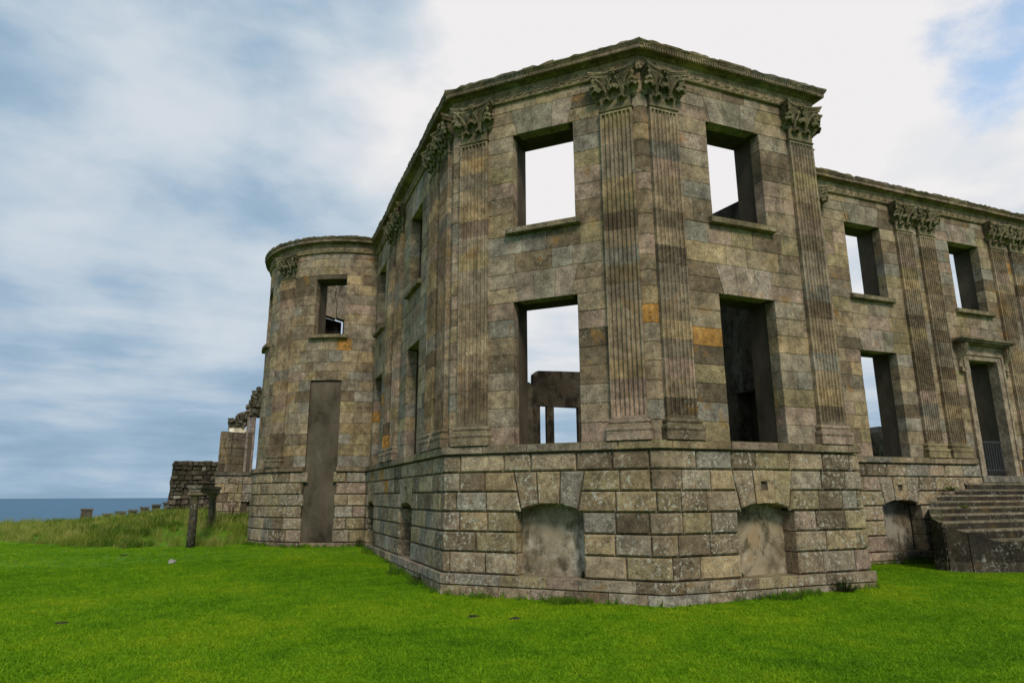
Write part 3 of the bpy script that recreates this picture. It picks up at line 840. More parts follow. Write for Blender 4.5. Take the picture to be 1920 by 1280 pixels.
prism(m_, [(1.4, -.4), (5.2, -.4), (5.2, 2.6), (1.4, 2.6)], 'y', 8.98, 9.2)
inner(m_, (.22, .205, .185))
m_ = MB()
prism(m_, [(.93, 3.67), (6.6, 3.67), (6.6, 8.3), (4.4, 8.28), (2.23, 8.20), (.93, 8.10)], 'x', 3.4, 3.75)
prism(m_, [(.93, -.4), (1.22, -.4), (1.22, 3.665), (.93, 3.665)], 'x', 3.402, 3.748)
prism(m_, [(1.88, -.4), (6.6, -.4), (6.6, 3.665), (1.88, 3.665)], 'x', 3.402, 3.748)
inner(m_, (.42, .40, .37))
m_ = MB(); prism(m_, [(14.6, -.4), (24.5, -.4), (24.5, 6.6), (22.6, 6.6), (20.2, 6.58), (20.2, 4.06), (16.32, 4.05), (16.31, 3.82), (15.6, 3.76), (14.6, 3.7)], 'y', 9, 9.5); inner(m_, (.5, .48, .44))
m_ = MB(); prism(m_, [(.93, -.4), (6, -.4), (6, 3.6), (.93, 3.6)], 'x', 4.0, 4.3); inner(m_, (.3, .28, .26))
# cracked wall inside the round tower
k_ = .862
tx = lambda x: -6.79+(x+6.79)*k_
tz = lambda z: 1.45+(z-1.45)*k_
m_ = MB(); YT = 17.6
crack = [(-3.42, 11.6), (-3.46, 11.0), (-3.37, 10.86), (-3.345, 10.5), (-3.37, 10.2), (-3.33, 9.95)]
prism(m_, [(tx(-5.2), tz(9.0)), (tx(-4.02), tz(9.0)), (tx(-4.0), tz(10.06)), (tx(-3.36), tz(9.9))]+[(tx(x), tz(z)) for x, z in crack[::-1]]+[(tx(-5.2), tz(11.6))], 'y', YT, YT+.4)
prism(m_, [(tx(x+.035), tz(z)) for x, z in crack]+[(tx(-3.0), tz(9.87)), (tx(-1.2), tz(9.87)), (tx(-1.2), tz(11.6))], 'y', YT, YT+.4)
prism(m_, [(tx(-2.95), tz(8.2)), (tx(-1.2), tz(8.2)), (tx(-1.2), tz(9.865)), (tx(-2.95), tz(9.865))], 'y', YT, YT+.4)
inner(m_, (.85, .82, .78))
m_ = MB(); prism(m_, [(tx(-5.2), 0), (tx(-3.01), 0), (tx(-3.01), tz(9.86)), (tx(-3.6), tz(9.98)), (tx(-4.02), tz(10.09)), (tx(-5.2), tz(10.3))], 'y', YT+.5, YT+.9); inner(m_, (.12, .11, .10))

# ------------------------------------------------------------------ terrain
def terr(x, y):
    h = -.40
    t = min(1, max(0, (y-3)/10)); h += .27*t*t*(3-2*t)
    t = min(1, max(0, (x-1)/4)); h += .10*t*(1-min(1, max(0, (y-4)/4)))
    # bank beyond the mown lawn
    dx, dy = x-CAM.x, y-CAM.y; D = math.hypot(dx, dy); az = math.degrees(math.atan2(dx, dy))
    if az < 12 and dy > 0:
        ft = foot(az)
        k = min(1, max(0, (az+22)/17)); H = .74*k**3
        t = min(1, max(0, (D-ft)/5.5)); h += H*t*t*(3-2*t)
        t = min(1, max(0, (D-44-8*k)/25)); h -= 1.6*t*t
    t = max(0, (y-75)/60); h -= 62*min(1, t)**1.4
    h += .02*math.sin(x*.9+1.3*math.sin(y*.7))*math.sin(y*.8+.6)
    return h
def foot(az):
    tab = [(-60, 42), (-22, 34.), (-15.5, 31.5), (-11, 27.0), (-7.5, 25.4), (-4.5, 24.6), (-2.8, 24.6), (.8, 25.0), (3, 26), (12, 30)]
    for i in range(len(tab)-1):
        if az <= tab[i+1][0]:
            t = max(0, (az-tab[i][0])/(tab[i+1][0]-tab[i][0])); return tab[i][1]+(tab[i+1][1]-tab[i][1])*t
    return tab[-1][1]
xs = np.concatenate([[-3000, -1200, -400, -160, -90], np.arange(-60, 30.1, .75), [40, 60, 100, 200, 500, 1500, 3000]])
ys = np.concatenate([[-3000, -1000, -300, -100, -50, -30], np.arange(-20, 56, .75), [58, 62, 68, 75, 80, 88, 96, 105, 115, 125, 136, 160]])
vs = [(x, y, terr(x, y)) for y in ys for x in xs]; n = len(xs)
fs = [(j*n+i, j*n+i+1, (j+1)*n+i+1, (j+1)*n+i) for j in range(len(ys)-1) for i in range(n-1)]
tag(link('lawn_ground', mesh('lawn_ground', vs, fs, M['ground'], True)), kind='structure')
tag(link('sea', mesh('sea', [(-60000, 60, -52), (60000, 60, -52), (60000, 80000, -52), (-60000, 80000, -52)], [(0, 1, 2, 3)], M['sea'])), kind='structure')

# ------------------------------------------------------------------ grass
def tuft(name, n, h, spread, width, mat, bend=.5, seed=1):
    rr = random.Random(seed); mb = MB()
    for _ in range(n):
        a = rr.uniform(0, 2*PI); r = spread*math.sqrt(rr.random()); x, y = r*math.cos(a), r*math.sin(a)
        hh = h*rr.uniform(.5, 1.15); b_ = rr.uniform(0, 2*PI); k = bend*hh*rr.uniform(.2, 1.1); w = width*rr.uniform(.7, 1.3)/2
        ca, sa = math.cos(b_), math.sin(b_); px_, py_ = -sa*w, ca*w
        p1 = (x+ca*k*.3, y+sa*k*.3, hh*.55); p2 = (x+ca*k, y+sa*k, hh)
        mb.add([(x-px_, y-py_, -.01), (x+px_, y+py_, -.01), (p1[0]+px_*.8, p1[1]+py_*.8, p1[2]), (p1[0]-px_*.8, p1[1]-py_*.8, p1[2]), p2], [(0, 1, 2, 3), (3, 2, 4)])
    me = mesh(name, mb.v, mb.f, mat); return bpy.data.objects.new(name, me)      # unlinked: only instanced
def scatter(name, verts, faces, dens, tufts, smin, smax, seed, mat):
    me = mesh(name, verts, faces, mat); a = me.attributes.new('dens', 'FLOAT', 'FACE'); a.data.foreach_set('value', dens)
    o = link(name, me); ng = bpy.data.node_groups.new(name, 'GeometryNodeTree')
    ng.interface.new_socket('Geometry', in_out='INPUT', socket_type='NodeSocketGeometry'); ng.interface.new_socket('Geometry', in_out='OUTPUT', socket_type='NodeSocketGeometry')
    X = ng.nodes.new; gi = X('NodeGroupInput'); go = X('NodeGroupOutput'); dp = X('GeometryNodeDistributePointsOnFaces'); dp.inputs['Seed'].default_value = seed
    na = X('GeometryNodeInputNamedAttribute'); na.data_type = 'FLOAT'; na.inputs['Name'].default_value = 'dens'
    lk = ng.links.new; lk(gi.outputs[0], dp.inputs['Mesh']); lk([q for q in na.outputs if q.enabled][0], dp.inputs['Density'])
    j = X('GeometryNodeGeometryToInstance')
    for t in tufts:
        oi = X('GeometryNodeObjectInfo'); oi.inputs['Object'].default_value = t; oi.inputs['As Instance'].default_value = True; lk(oi.outputs['Geometry'], j.inputs[0])
    ip = X('GeometryNodeInstanceOnPoints'); ip.inputs['Pick Instance'].default_value = True
    lk(dp.outputs['Points'], ip.inputs['Points'])
    jg = X('GeometryNodeJoinGeometry')
    for q in list(j.inputs[0].links): lk(q.from_socket, jg.inputs[0]); 
    ng.nodes.remove(j); lk(jg.outputs[0], ip.inputs['Instance'])
    rv = X('FunctionNodeRandomValue'); rv.data_type = 'FLOAT_VECTOR'; rv.inputs[0].default_value = (-.12, -.12, 0); rv.inputs[1].default_value = (.12, .12, 6.283)
    lk(rv.outputs[0], ip.inputs['Rotation'])
    rs = X('FunctionNodeRandomValue'); rs.data_type = 'FLOAT'; rs.inputs[2].default_value = smin; rs.inputs[3].default_value = smax; lk(rs.outputs[1], ip.inputs['Scale'])
    lk(ip.outputs[0], go.inputs[0])
    md = o.modifiers.new('grass', 'NODES'); md.node_group = ng
    o['kind'] = 'stuff'; return o
def inside_building(x, y):
    if (x-BC[0])**2+(y-BC[1])**2 < (BR+.02)**2: return True
    if x > K1[0] and y > 3.05 and x < 4.7 and y < 30: return x > K1[0]+.0
    if x > 4.7 and y > 3.0: return True
    if y > -.0 and 0 <= x <= 4.72: return True
    if x < 0 and x > K1[0] and y > -x-.0: return True
    return False
def emitter(cond, step, dens, lift=0):
    vs, fs, dd = [], [], []
    x = -40.
    while x < 20:
        y = -8.
        while y < 46:
            cx_, cy_ = x+step/2, y+step/2; k = cond(cx_, cy_)
            if k:
                n0 = len(vs); vs += [(a, b, terr(a, b)+lift) for a, b in ((x, y), (x+step, y), (x+step, y+step), (x, y+step))]; fs.append((n0, n0+1, n0+2, n0+3)); dd.append(dens(cx_, cy_)*k)
            y += step
        x += step
    return vs, fs, dd
def vis(x, y, m=3.0):
    d_ = Vector((x, y, terr(x, y)+.1))-CAM; zz = d_.dot(vf)
    if zz < 2: return False
    px, py = 960+FPX*d_.dot(vr)/zz, 640-FPX*d_.dot(vu)/zz
    return -150 < px < 2070 and py < 1420
def camD(x, y): return math.hypot(x-CAM.x, y-CAM.y)
def az_(x, y): return math.degrees(math.atan2(x-CAM.x, y-CAM.y))
def is_lawn(x, y): return vis(x, y) and not inside_building(x, y) and camD(x, y) < foot(az_(x, y))+.3*math.sin(x*2.1+y)
def is_bank(x, y):
    D = camD(x, y); a = az_(x, y)
    return (vis(x, y) and not inside_building(x, y) and foot(a)-.1+.3*math.sin(x*2.1+y) < D < foot(a)+20 and a < 9)
lt = [tuft('lawn_tuft', 28, .026, .06, .0048, M['lawn'], 1.0, s) for s in (1, 2, 3)]+[tuft('clover_tuft', 16, .036, .08, .010, M['lawn'], 1.3, 31)]
scatter('lawn_grass', *emitter(is_lawn, .5, lambda x, y: 900 if camD(x, y) < 9 else 620 if camD(x, y) < 13 else 330 if camD(x, y) < 20 else 110), lt, .65, 1.35, 3, M['ground'])
tt = [tuft('tall_tuft', 26, .32, .18, .014, M['tall'], 1.1, s) for s in (4, 5)]+[tuft('seed_tuft', 14, .42, .13, .010, M['tall'], .5, 6)]
scatter('rough_grass', *emitter(is_bank, .5, lambda x, y: (24 if camD(x, y) < 34 else 11)*(.62+.38*math.sin(x*.9+.4*y)*math.cos(y*.75))), tt, .35, 1.25, 5, M['tall'])
scatter('rough_weeds', *emitter(lambda x, y: is_bank(x, y) and -13 < az_(x, y) and math.sin(x*1.1+.5)+math.sin(y*.9+x*.4) > -.1, .5, lambda x, y: 5 if az_(x, y) > -10 else 2.5), [tuft('weed_tuft', 60, .30, .30, .022, M['weed2'], 1.2, s) for s in (14, 15)], .5, 1.2, 15, M['weed2'])
# longer grass against the wall foot
wv, wf, wd = [], [], []
s = sW(85)
while s < sC(11.8):
    if not (S3+1.2 < s < sC(7.4)):
        k = max(0, math.sin(s*3.1)+math.sin(s*1.27+1)+math.sin(s*7.7)*.5)
        a_, b_ = P(s, .06, 0), P(s+.2, .06, 0); c_, d_ = P(s+.2, .06+.10+.14*k, 0), P(s, .06+.10+.14*k, 0)
        n0 = len(wv); wv += [(q[0], q[1], terr(q[0], q[1])) for q in (a_, b_, c_, d_)]; wf.append((n0+3, n0+2, n0+1, n0)); wd.append(90+150*k)
    s += .2
wt = [tuft('edge_tuft', 16, .15, .06, .009, M['weed2'], .8, s_) for s_ in (7, 8)]+[tuft('edge_tuft_pale', 12, .14, .05, .008, M['lawn'], .8, 9)]
scatter('wall_foot_grass', wv, wf, wd, wt, .4, 1.15, 9, M['ground'])

# ------------------------------------------------------------------ plants
def leaf_clump(name, loc, r, h, nst, label, cat, mat=M['weed'], leaf=.05, seed=0):
    rr = random.Random(seed); root = empty(name, loc, label, cat); st = MB(); lf = MB()
    for _ in range(nst):
        a = rr.uniform(0, 2*PI); d_ = r*math.sqrt(rr.random()); hh = h*rr.uniform(.5, 1)*(1-.5*(d_/r)**2)
        p0 = (d_*.3*math.cos(a), d_*.3*math.sin(a), -.02); p1 = (d_*math.cos(a), d_*math.sin(a), hh)
        st.tube([p0, ((p0[0]+p1[0])/2, (p0[1]+p1[1])/2, hh*.6), p1], [.006, .004, .002], 4)
        for k in range(7):
            t = rr.uniform(.25, 1); c = [p0[i]+(p1[i]-p0[i])*t for i in range(3)]; b_ = rr.uniform(0, 2*PI); e = rr.uniform(-.3, .7); l = leaf*rr.uniform(.6, 1.3)
            u = Vector((math.cos(b_)*math.cos(e), math.sin(b_)*math.cos(e), math.sin(e))); w = u.cross(Vector((0, 0, 1))).normalized()*l*.3
            c = Vector(c); lf.add([c, c+u*l*.5+w, c+u*l, c+u*l*.5-w], [(0, 1, 2, 3)])
    st.obj('stem', M['dead'], root); lf.obj('foliage', mat, root); return root
q = Vector(P(sB(3.75), .20, 0)); leaf_clump('weed_clump', (q.x, q.y, terr(q.x, q.y)), .26, .30, 60, 'dark green weed clump growing at the foot of the right front wall', 'weed', seed=1)
q = Vector(P(sA(2.80), -.20, -.005)); leaf_clump('weed_clump', (q.x, q.y, -.01), .07, .16, 16, 'small weed in the right corner of the left plastered basement arch', 'weed', leaf=.04, seed=2)
q = Vector(P(sB(1.72), -.22, -.005)); leaf_clump('weed_clump', (q.x, q.y, -.01), .06, .10, 14, 'small weed on the ledge of the right pale basement arch', 'weed', leaf=.035, seed=3)
q = Vector(P(sL(1.5), .14, 0)); leaf_clump('weed_clump', (q.x, q.y, terr(q.x, q.y)), .12, .30, 24, 'thin weed standing against the plinth of the shaded long side', 'weed', leaf=.045, seed=4)
q = Vector(P(sL(9.0), .2, 0)); leaf_clump('weed_clump', (q.x, q.y, terr(q.x, q.y)), .16, .40, 26, 'tall weed in the corner between round tower and long side', 'weed', leaf=.05, seed=5)
# pale stone on the lawn
def boulder(mb, c, r, seed, sq=(1, 1, .7), tn=(.3, .29, .26)):
    rr = random.Random(seed); vs, fs = [], []; nu, nv = 9, 6; ph = [rr.uniform(0, 6.28) for _ in range(4)]
    for j in range(nv+1):
        for i in range(nu):
            a, b_ = 2*PI*i/nu, PI*j/nv; k = r*(1+.16*math.sin(3*a+ph[0])*math.sin(b_)+.12*math.cos(2*b_+ph[1]+a))
            vs.append((c[0]+k*sq[0]*math.sin(b_)*math.cos(a), c[1]+k*sq[1]*math.sin(b_)*math.sin(a), c[2]+k*sq[2]*math.cos(b_)))
    fs = [(j*nu+i, (j+1)*nu+i, (j+1)*nu+(i+1) % nu, j*nu+(i+1) % nu) for j in range(nv) for i in range(nu)]
    mb.add(vs, fs, tn)
mb = MB(); sx_, sy_ = -8.42, 9.71; boulder(mb, (sx_, sy_, terr(sx_, sy_)+.045), .095, 3)
tag(mb.obj('loose_stone', M['rust'], smooth=True, color=(.42, .40, .35)), 'pale rounded stone lying alone on the mown lawn', 'stone')
for i, (px, py) in enumerate(((965, 1156), (885, 1152), (118, 1164), (232, 1058))):
    dd_ = ray(px, py); t = (-.36-CAM.z)/dd_.z; p_ = CAM+dd_*t; mb = MB()
    boulder(mb, (p_.x, p_.y, terr(p_.x, p_.y)+.012), .07, 20+i, (1.5, .9, .45))
    tag(mb.obj('soil_clod', M['soil'], smooth=True), ['larger dark clod of soil on the lawn in front of the left basement arch', 'smaller dark clod of soil on the lawn in front of the left basement arch',
        'dark clod of soil on the open lawn far from the walls', 'dark clod of soil on the lawn near the long grass bank'][i], 'soil')

# ------------------------------------------------------------------ entrance steps
OUT = [(11.9, 2.85), (10.9, 2.5), (9.78, 2.2), (9.07, 1.9), (8.64, 1.6), (8.30, 1.3), (8.25, 1.0), (8.55, .7), (9.28, .4), (10.3, .12), (11.4, -.05)]
ZT = [1.74, 1.56, 1.42, 1.27, 1.13, .98, .82, .64, .43, .25, .07]
XM = 13.66
steps = empty('entrance_steps', (XM, 1.5, -.4), 'broad dark stone steps with curved flank wall rising to the doorway', 'steps')
RL = Vector((XM, 1.5, -.4))
def mirror(poly): return poly+[(2*XM-x, y) for x, y in poly[::-1]]
for i in range(len(OUT)):
    pts_ = OUT[:i+1]
    x, y = OUT[i]
    poly = [(pts_[0][0], 3.06)]+[p for p in pts_]
    poly = mirror(poly); z1 = ZT[i]; z0 = ZT[i+1]-.0 if i+1 < len(ZT) else -.5
    # tread slab with a small nosing
    n = len(poly); cen = (XM, 2.2)
    def ins(p, e): 
        dx, dy = p[0]-cen[0], p[1]-cen[1]; l = math.hypot(dx, dy) or 1; return (p[0]+dx/l*e, p[1]+(dy/l*e if p[1] < 3.0 else 0))
    kq = U(.85, 1.15)
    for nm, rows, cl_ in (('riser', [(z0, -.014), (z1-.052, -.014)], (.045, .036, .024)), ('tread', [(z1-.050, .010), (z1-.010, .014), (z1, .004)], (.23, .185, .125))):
        vs = []
        for z, e in rows:
            for p in poly: q = ins(p, e); vs.append((q[0]+U(-.004, .004), q[1]+U(-.004, .004), z))
        fs = [(r*n+k, r*n+(k+1) % n, (r+1)*n+(k+1) % n, (r+1)*n+k) for r in range(len(rows)-1) for k in range(n)]
        fs += [tuple(range(n))[::-1], tuple((len(rows)-1)*n+k for k in range(n))]
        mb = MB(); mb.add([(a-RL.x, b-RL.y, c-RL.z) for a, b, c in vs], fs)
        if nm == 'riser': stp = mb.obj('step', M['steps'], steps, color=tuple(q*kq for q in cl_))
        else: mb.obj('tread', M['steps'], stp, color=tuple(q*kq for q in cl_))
# flank wall below the treads: coursed stones round the curved outline
fl = [(10.5, 2.98), (9.30, 2.05), (8.66, 1.58), (8.31, 1.29), (8.26, 1.0), (8.56, .69), (9.29, .38), (10.3, .10), (11.4, -.07)]
def flz(i): return [1.075, 1.075, 1.075, .925, .765, .585, .375, .195, .015][i]
for i in range(len(fl)-1):
    for zz0, zz1 in ((-.55, -.06), (-.055, 99)):
        a_, b_ = fl[i], fl[i+1]; za, zb_ = min(zz1, flz(i)-.02), min(zz1, flz(i+1)-.02)
        if min(za, zb_) < zz0+.06: continue
        dx, dy = b_[0]-a_[0], b_[1]-a_[1]; l = math.hypot(dx, dy); nx, ny = dy/l, -dx/l
        nx, ny = (nx, ny) if (nx*(a_[0]-XM)+ny*(a_[1]-2.2)) > 0 else (-nx, -ny)
        e = U(.018, .034)+(0 if zz1 > 1 else .03); g_ = .004
        A_, B_ = (a_[0]+dx/l*g_+nx*e, a_[1]+dy/l*g_+ny*e), (b_[0]-dx/l*g_+nx*e, b_[1]-dy/l*g_+ny*e)
        vs = [(A_[0], A_[1], zz0), (B_[0], B_[1], zz0), (B_[0], B_[1], zb_), (A_[0], A_[1], za)]
        vs += [(x_-nx*.25, y_-ny*.25, z_) for x_, y_, z_ in vs]
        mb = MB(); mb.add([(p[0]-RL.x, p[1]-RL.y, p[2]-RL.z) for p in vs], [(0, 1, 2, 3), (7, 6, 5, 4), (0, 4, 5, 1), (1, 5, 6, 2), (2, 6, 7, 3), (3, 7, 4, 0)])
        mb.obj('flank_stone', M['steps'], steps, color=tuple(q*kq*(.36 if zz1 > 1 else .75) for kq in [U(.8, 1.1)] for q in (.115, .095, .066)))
leaf_clump('moss_clump', (10.95, 2.62, 1.56), .20, .10, 40, 'bright green moss clump at the left end of the upper steps', 'moss', M['lawn'], .035, 6)
leaf_clump('moss_clump', (9.65, 1.42, 1.12), .14, .06, 26, 'small green moss patch on a middle tread of the steps', 'moss', M['lawn'], .03, 7)
leaf_clump('weed_clump', (9.6, 2.85, terr(9.6, 2.7)), .35, .34, 40, 'dark weeds in the shaded corner beside the steps', 'weed', leaf=.06, seed=8)

# ------------------------------------------------------------------ ruined wing beyond the round tower
YF = 21.0
wing = empty('ruined_wing', (-7.2, YF, 0), 'broken fragment of the mansion with jagged top standing left of the round tower', 'ruin')
WL_ = Vector((-7.2, YF, 0))
def wbox(name, x0, x1, y0, y1, z0, z1, tn, mat=M['ashlar'], jit=.006, parent=wing):
    mb = MB(); mb.box(x0-WL_.x, x1-WL_.x, y0-WL_.y, y1-WL_.y, z0, z1, jit=jit); return mb.obj(name, mat, parent, color=tn)
mb = MB(); mb.box(-7.96+7.2, -6.7+7.2, .05, .85, -.5, 4.2); mb.box(-7.96+7.2, -6.71+7.2, .85, 5, -.5, 3.9); mb.box(-6.71+7.2, -5.6+7.2, .32, .85, -.5, 2.40); wc = mb.obj('wall', M['core'], wing)
for j in range(6):
    z0, z1 = ZR[j]+.10, ZR[j+1]+.10; x = -8.02
    obst = -6.92 if z1 < 1.3 else 99
    cuts = [-8.02, -7.62+.14*(j % 2), -7.22+.12*((j+1) % 2), -6.93, -6.5, -6.1]
    for k in range(len(cuts)-1):
        if cuts[k] > -6.95 and j < 3: continue
        wbox('rusticated_block', cuts[k]+.012, cuts[k+1]-.012, YF-.02, YF+.3, z0+.012, z1-.012, tint(), M['rust'], .006, wc)
for k, (x0, x1) in enumerate(((-6.93, -6.62), (-6.61, -6.3))):
    wbox('infill_panel', x0, x1, YF+.18, YF+.3, -.2, 1.25, (.6, .55, .45), M['plaster'], 0, wc)
for k, (x0, x1) in enumerate(((-8.06, -7.5), (-7.49, -6.95), (-6.94, -6.3), (-6.29, -5.9))):
    wbox('string_course_block', x0, x1, YF-.08, YF+.5, 2.355, 2.49, (.13, .115, .085), M['cornice'], .01, wc)
zc = 2.5; j = 0
while zc < 4.15:
    for x0, x1 in ((-7.98, -7.78), (-7.77, -7.50), (-7.49, -7.14), (-7.135, -6.97)) if j % 2 else ((-7.98, -7.72), (-7.71, -7.50), (-7.49, -7.0), (-6.995, -6.97)):
        tn = tint(.75)
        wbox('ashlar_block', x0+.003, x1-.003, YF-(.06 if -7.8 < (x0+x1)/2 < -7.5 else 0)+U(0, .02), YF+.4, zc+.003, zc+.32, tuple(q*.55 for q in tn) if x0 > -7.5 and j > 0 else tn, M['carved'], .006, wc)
    zc += .335; j += 1
zc = 2.5
while zc < 4.8:
    wbox('jamb_stone', -6.965, -6.86, YF+.0, YF+.45, zc, zc+.47, (.24, .19, .16), M['ashlar'], .005, wc); wbox('jamb_stone', -6.85, -6.60, YF+.06, YF+.8, zc, zc+.47, (.27, .20, .175), M['ashlar'], .004, wc); zc += .48
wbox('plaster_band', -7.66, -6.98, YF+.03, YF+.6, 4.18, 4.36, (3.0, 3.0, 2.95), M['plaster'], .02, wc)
cap = MB(); rr = random.Random(5)
rub = []
capl = [(-7.72, 4.36, 4.58), (-7.6, 4.36, 4.72), (-7.45, 4.36, 4.86), (-7.25, 4.36, 4.92), (-7.08, 4.36, 5.16), (-6.98, 4.6, 5.36), (-6.88, 4.9, 5.86), (-6.74, 4.92, 6.12), (-6.55, 4.92, 6.22), (-6.3, 4.92, 6.1)]
def cap_at(x):
    for q in range(len(capl)-1):
        if capl[q][0] <= x <= capl[q+1][0]:
            t = (x-capl[q][0])/(capl[q+1][0]-capl[q][0]); return [capl[q][k]+(capl[q+1][k]-capl[q][k])*t for k in (1, 2)]
z = 4.36
while z < 6.25:
    h = rr.uniform(.10, .19); x = -7.74+rr.uniform(0, .06)
    while x < -6.3:
        w = rr.uniform(.12, .30); lo, hi = cap_at(min(-6.3, max(-7.72, x+w/2)))
        if lo-.06 <= z and z+h*.6 <= hi:
            for yy in (0., .42):
                e = rr.uniform(-.07, .10); mb = MB(); ca_ = rr.uniform(-.28, .28); cx_, cz_ = x+w/2-WL_.x, z+h/2
                mb.box(-w/2, w/2, yy+e, yy+.40+e, -h/2-.01, h/2+.01, jit=.045, fn=lambda q: (cx_+q[0]*math.cos(ca_)-q[2]*math.sin(ca_), q[1], cz_+q[0]*math.sin(ca_)+q[2]*math.cos(ca_)))
                kq = rr.uniform(.45, 1.0); mb.obj('rubble_stone', M['rubble'], wc, color=tuple(q*kq for q in (.22, .185, .13)))
        x += w+.012
    z += h*.97
mb = MB(); pl_ = [(a-WL_.x+.03, c-.07) for a, b, c in capl]+[(a-WL_.x+.03, b+.04) for a, b, c in capl[::-1]]; prism(mb, pl_, 'y', .10, .7); mb.obj('rubble_core', M['rubble'], wc, color=(.12, .10, .07))
# dry stalks on the broken top
stk = MB()
for (x, h) in ((-7.05, .45), (-7.42, .25), (-7.36, .2)):
    z = 4.95 if x > -7.2 else 4.75
    stk.tube([(x-WL_.x, .3, z), (x-WL_.x+.02, .3, z+h)], .008, 4)
    for k in range(4): stk.tube([(x-WL_.x+.015, .3, z+h*.8), (x-WL_.x+.015+.06*math.cos(k*1.6), .3+.05*math.sin(k*1.6), z+h*1.02)], .005, 3)
o = stk.obj('dry_stalks', M['dead']); o.location = WL_; tag(o, 'thin dry stalks growing on the broken top of the left ruin fragment', 'plant')
# dry shrub before the wing
root = empty('dry_shrub', (-7.25, YF-1.2, terr(-7.25, YF-1.2)), 'bare brown shrub in the grass before the left ruin fragment', 'shrub'); stk = MB(); rr = random.Random(4)
for _ in range(22):
    a = rr.uniform(0, 6.28); e = rr.uniform(.1, .35); h = rr.uniform(.5, 1.0); stk.tube([(0, 0, 0), (e*.5*math.cos(a), e*.5*math.sin(a), h*.6), (e*1.3*math.cos(a), e*1.3*math.sin(a), h)], [.012, .008, .003], 4)
stk.obj('branches', M['dead'], root)

# ------------------------------------------------------------------ portico fragment: two plain columns carrying a lintel
pc = []; prad = []
for (px, py, D, rc) in ((356, 1031, 24.3, .13), (393.5, 999, 28.5, .135)):
    dd_ = ray(px, py); h = math.hypot(dd_.x, dd_.y); p_ = CAM+dd_/h*D; pc.append(Vector((p_.x, p_.y, terr(p_.x, p_.y)))); prad.append(rc)
port = empty('ruined_portico', pc[0], 'two plain stone columns joined by a lintel at the edge of the lawn', 'ruin')
for k, p_ in enumerate(pc):
    mb = MB(); zb0 = -.1; H_ = 1.45-p_.z
    r0 = prad[k]; r1 = r0*.82
    mb.tube([(0, 0, zb0), (0, 0, H_*.33), (0.0, 0, H_*.66), (0, 0, H_)], [r0, r0*.985, r0*.93, r1], 20)
    c = mb.obj('column', M['carved'], port, smooth=False, loc=(0, 0, 0), color=(.062, .055, .036)); c.location = p_-pc[0]
    for q_ in c.data.polygons: q_.use_smooth = len(q_.vertices) == 4
    mb = MB(); mb.tube([(0, 0, H_-.09), (0, 0, H_-.05), (0, 0, H_-.045), (0, 0, H_)], [r1+.005, r1+.03, r1+.01, r1+.01], 20); mb.tube([(0, 0, H_+.002), (0, 0, H_+.03), (0, 0, H_+.075)], [r1, r1+.03, r1+.07], 20)
    mb.box(-.22, .22, -.22, .22, H_+.077, H_+.14, jit=.006); mb.obj('capital', M['carved'], c, color=(.20, .16, .10))
mb = MB(); a_, b_ = pc[0], pc[1]; dv = (b_-a_); dv.z = 0; ln = dv.length; dv.normalize(); nv = Vector((dv.y, -dv.x, 0))
for (t0, t1, w, z0, z1) in ((-.20, ln+.45, .17, 1.592, 1.73), (-.24, ln+.5, .215, 1.735, 1.83)):
    vs = [a_+dv*t+nv*s_*w for t in (t0, (t0+t1)/2, t1) for s_ in (-1, 1)]
    v2 = [(p[0]-a_.x, p[1]-a_.y, z-a_.z+U(-.012, .012)) for z in (z0, z1) for p in vs]
    mb.add(v2, [(0, 1, 7, 6), (4, 10, 11, 5), (6, 7, 9, 8), (8, 9, 11, 10), (1, 3, 9, 7), (3, 5, 11, 9), (0, 6, 8, 2), (2, 8, 10, 4), (0, 2, 3, 1), (2, 4, 5, 3)])
mb.obj('lintel', M['cornice'], port, color=(.15, .135, .10))

# ------------------------------------------------------------------ rubble wall and battlements beyond
YR = 28.2
rw = empty('rubble_wall', (-9.3, YR, 0), 'high dark rubble wall with grassy top behind the two columns', 'wall'); RW = Vector((-9.3, YR, 0))
x0, x1, zt = -10.42, -7.2, 3.18
mb = MB(); mb.box(x0+.06-RW.x, x1-RW.x, .12, 1.6, -.3, zt-.1); mb.obj('wall_core', M['soil'], rw)
rr = random.Random(9); z = .2
extra = MB(); cnt = 0
while z < zt-.05:
    h = rr.uniform(.15, .27); x = x0+rr.uniform(-.03, .05)+.02*(z)
    while x < x1:
        w = rr.uniform(.18, .46); kk = rr.uniform(.38, .95); tn = tuple(q*kk for q in rr.choice([(.105, .082, .055), (.13, .10, .07), (.085, .07, .05), (.15, .118, .08)]))
        if rr.random() < .035: tn = (.40, .37, .28)
        e = rr.uniform(-.04, .05); vs = []
        for (yy, s_) in ((.25, 0.), (-e+.03, .012), (-e, .04)):
            for (a, b) in ((x+s_, z+s_), (x+w-s_, z+s_), (x+w-s_, z+h-s_), (x+s_, z+h-s_)): vs.append((a-RW.x+rr.uniform(-.036, .036), yy, b+rr.uniform(-.036, .036)))
        fs = [(r*4+k, r*4+(k+1) % 4, r*4+4+(k+1) % 4, r*4+4+k) for r in (0, 1) for k in range(4)]+[(8, 9, 10, 11)]
        m2 = MB(); m2.add(vs, fs); m2.obj('rubble_stone', M['rubble'], rw, color=tn)
        x += w+.015
    z += h+.012
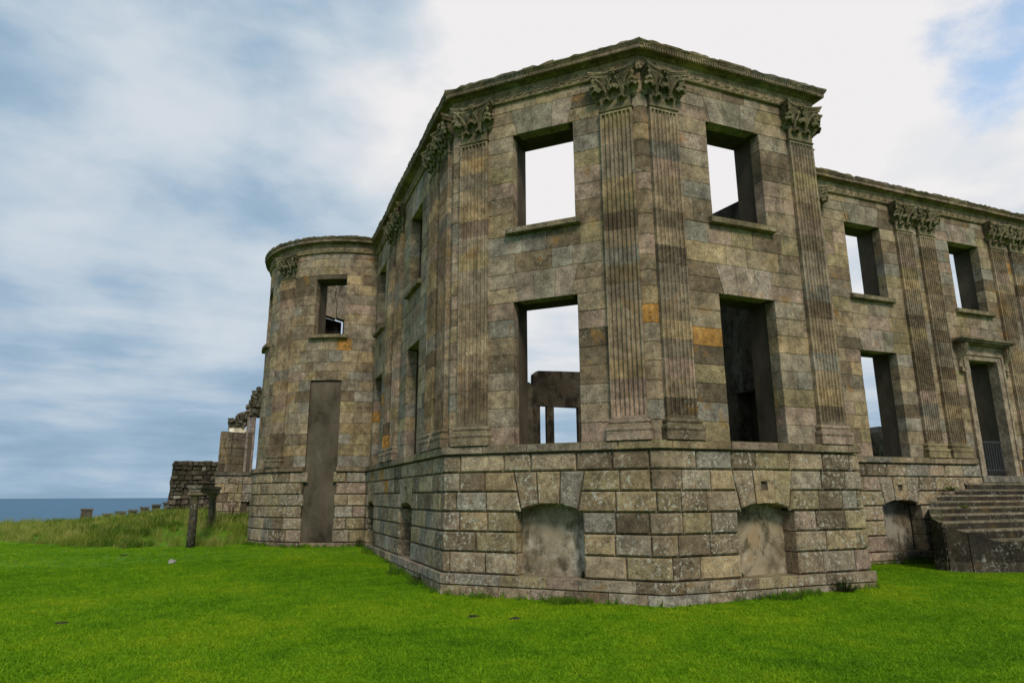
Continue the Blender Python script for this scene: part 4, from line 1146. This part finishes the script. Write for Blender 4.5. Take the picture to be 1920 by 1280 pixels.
# left end stones
z = .3
while z < zt-.1:
    h = rr.uniform(.2, .32); m2 = MB(); m2.box(x0-.01+.02*z-RW.x, x0+.3-RW.x, .1, 1.5, z, min(zt, z+h-.015), jit=.03); m2.obj('rubble_stone', M['rubble'], rw, color=(.11, .098, .08)); z += h
def top_grass(name, pts_, mat, label, h):
    mb = MB(); rr = random.Random(3)
    for (x, y, z) in pts_:
        for _ in range(7):
            a = rr.uniform(0, 6.28); hh = h*rr.uniform(.4, 1.1); w = .012; cx_, cy_ = x+rr.uniform(-.06, .06), y+rr.uniform(-.06, .06)
            mb.add([(cx_-w, cy_, z-.02), (cx_+w, cy_, z-.02), (cx_+hh*.5*math.cos(a), cy_+hh*.5*math.sin(a), z+hh)], [(0, 1, 2)])
    o = mb.obj(name, mat); o['kind'] = 'stuff'; return o
top_grass('wall_top_grass', [(x0+.05+.028*i, YR+rr.uniform(.1, 1.0), zt-.1) for i in range(110)], M['tall'], '', .16)
mb = MB(); mb.box(x0+.02-RW.x, x1-RW.x, .02, 1.62, zt-.12, zt-.06, jit=.02); mb.obj('turf_cap', M['soil'], rw)
bw = empty('battlement_wall', (-13.5, 36.5, 0), 'low dark stone boundary wall with square battlements against the sea', 'wall'); BW = Vector((-13.5, 36.5, 0))
def on_px(px, D):
    dd_ = ray(px, 950); h = math.hypot(dd_.x, dd_.y); return CAM+dd_/h*D
def zpx(px, py, D):
    dd_ = ray(px, py); return CAM.z+dd_.z/math.hypot(dd_.x, dd_.y)*D
mer = [(152, 176, 953, 47), (194, 213, 962, 46.6), (217, 238, 958, 46.2), (241, 259, 955, 45.8), (263, 281, 950, 45.4), (284, 302, 945, 45), (305, 321, 941, 44.6)]
prev_ = None
for i, (pa, pb, py, D) in enumerate(mer):
    a_, b_ = on_px(pa, D), on_px(pb, D); z1 = zpx((pa+pb)/2, py, D); z0 = z1-(.85 if i == 0 else .55)
    u = (b_-a_); u.z = 0; l = u.length; u.normalize(); nv = Vector((-u.y, u.x, 0))
    def bx(mb, t0, t1, w0, w1, za, zb_, jit=.01):
        vs = [a_+u*t+nv*w for w in (w0, w1) for t in (t0, t1)]; vs = [(p.x-BW.x+U(-jit, jit), p.y-BW.y+U(-jit, jit), z+U(-jit, jit)) for z in (za, zb_) for p in vs]
        mb.add(vs, [(0, 2, 3, 1), (4, 5, 7, 6), (0, 1, 5, 4), (1, 3, 7, 5), (3, 2, 6, 7), (2, 0, 4, 6)])
    mb = MB(); bx(mb, .03, l-.03, 0, .5, z0, z1-.10); mm = mb.obj('merlon', M['rubble'], bw, color=tuple(q*kq for kq in [U(.8, 1.1)] for q in (.15, .125, .09)))
    mb = MB(); bx(mb, -.02, l+.02, -.05, .55, z1-.095, z1); mb.obj('coping', M['rubble'], mm, color=(.17, .155, .125))
    mb = MB()
    if i+1 < len(mer):
        c_ = on_px(mer[i+1][0], mer[i+1][3]); bx(mb, -.05, (c_-a_).length-.05, .03, .47, z0-1.5, z0+.02); mb.obj('wall_panel', M['rubble'], bw, color=(.13, .118, .095))
    else:
        bx(mb, -.05, l+2.0, .03, .47, z0-1.5, z0+.02); mb.obj('wall_panel', M['rubble'], bw, color=(.13, .118, .095))
print('STAT ashlar', len(ASH), 'rust', NR[0], 'shaft', nsb, 'scroll', nsc, 'cornice', ncs)
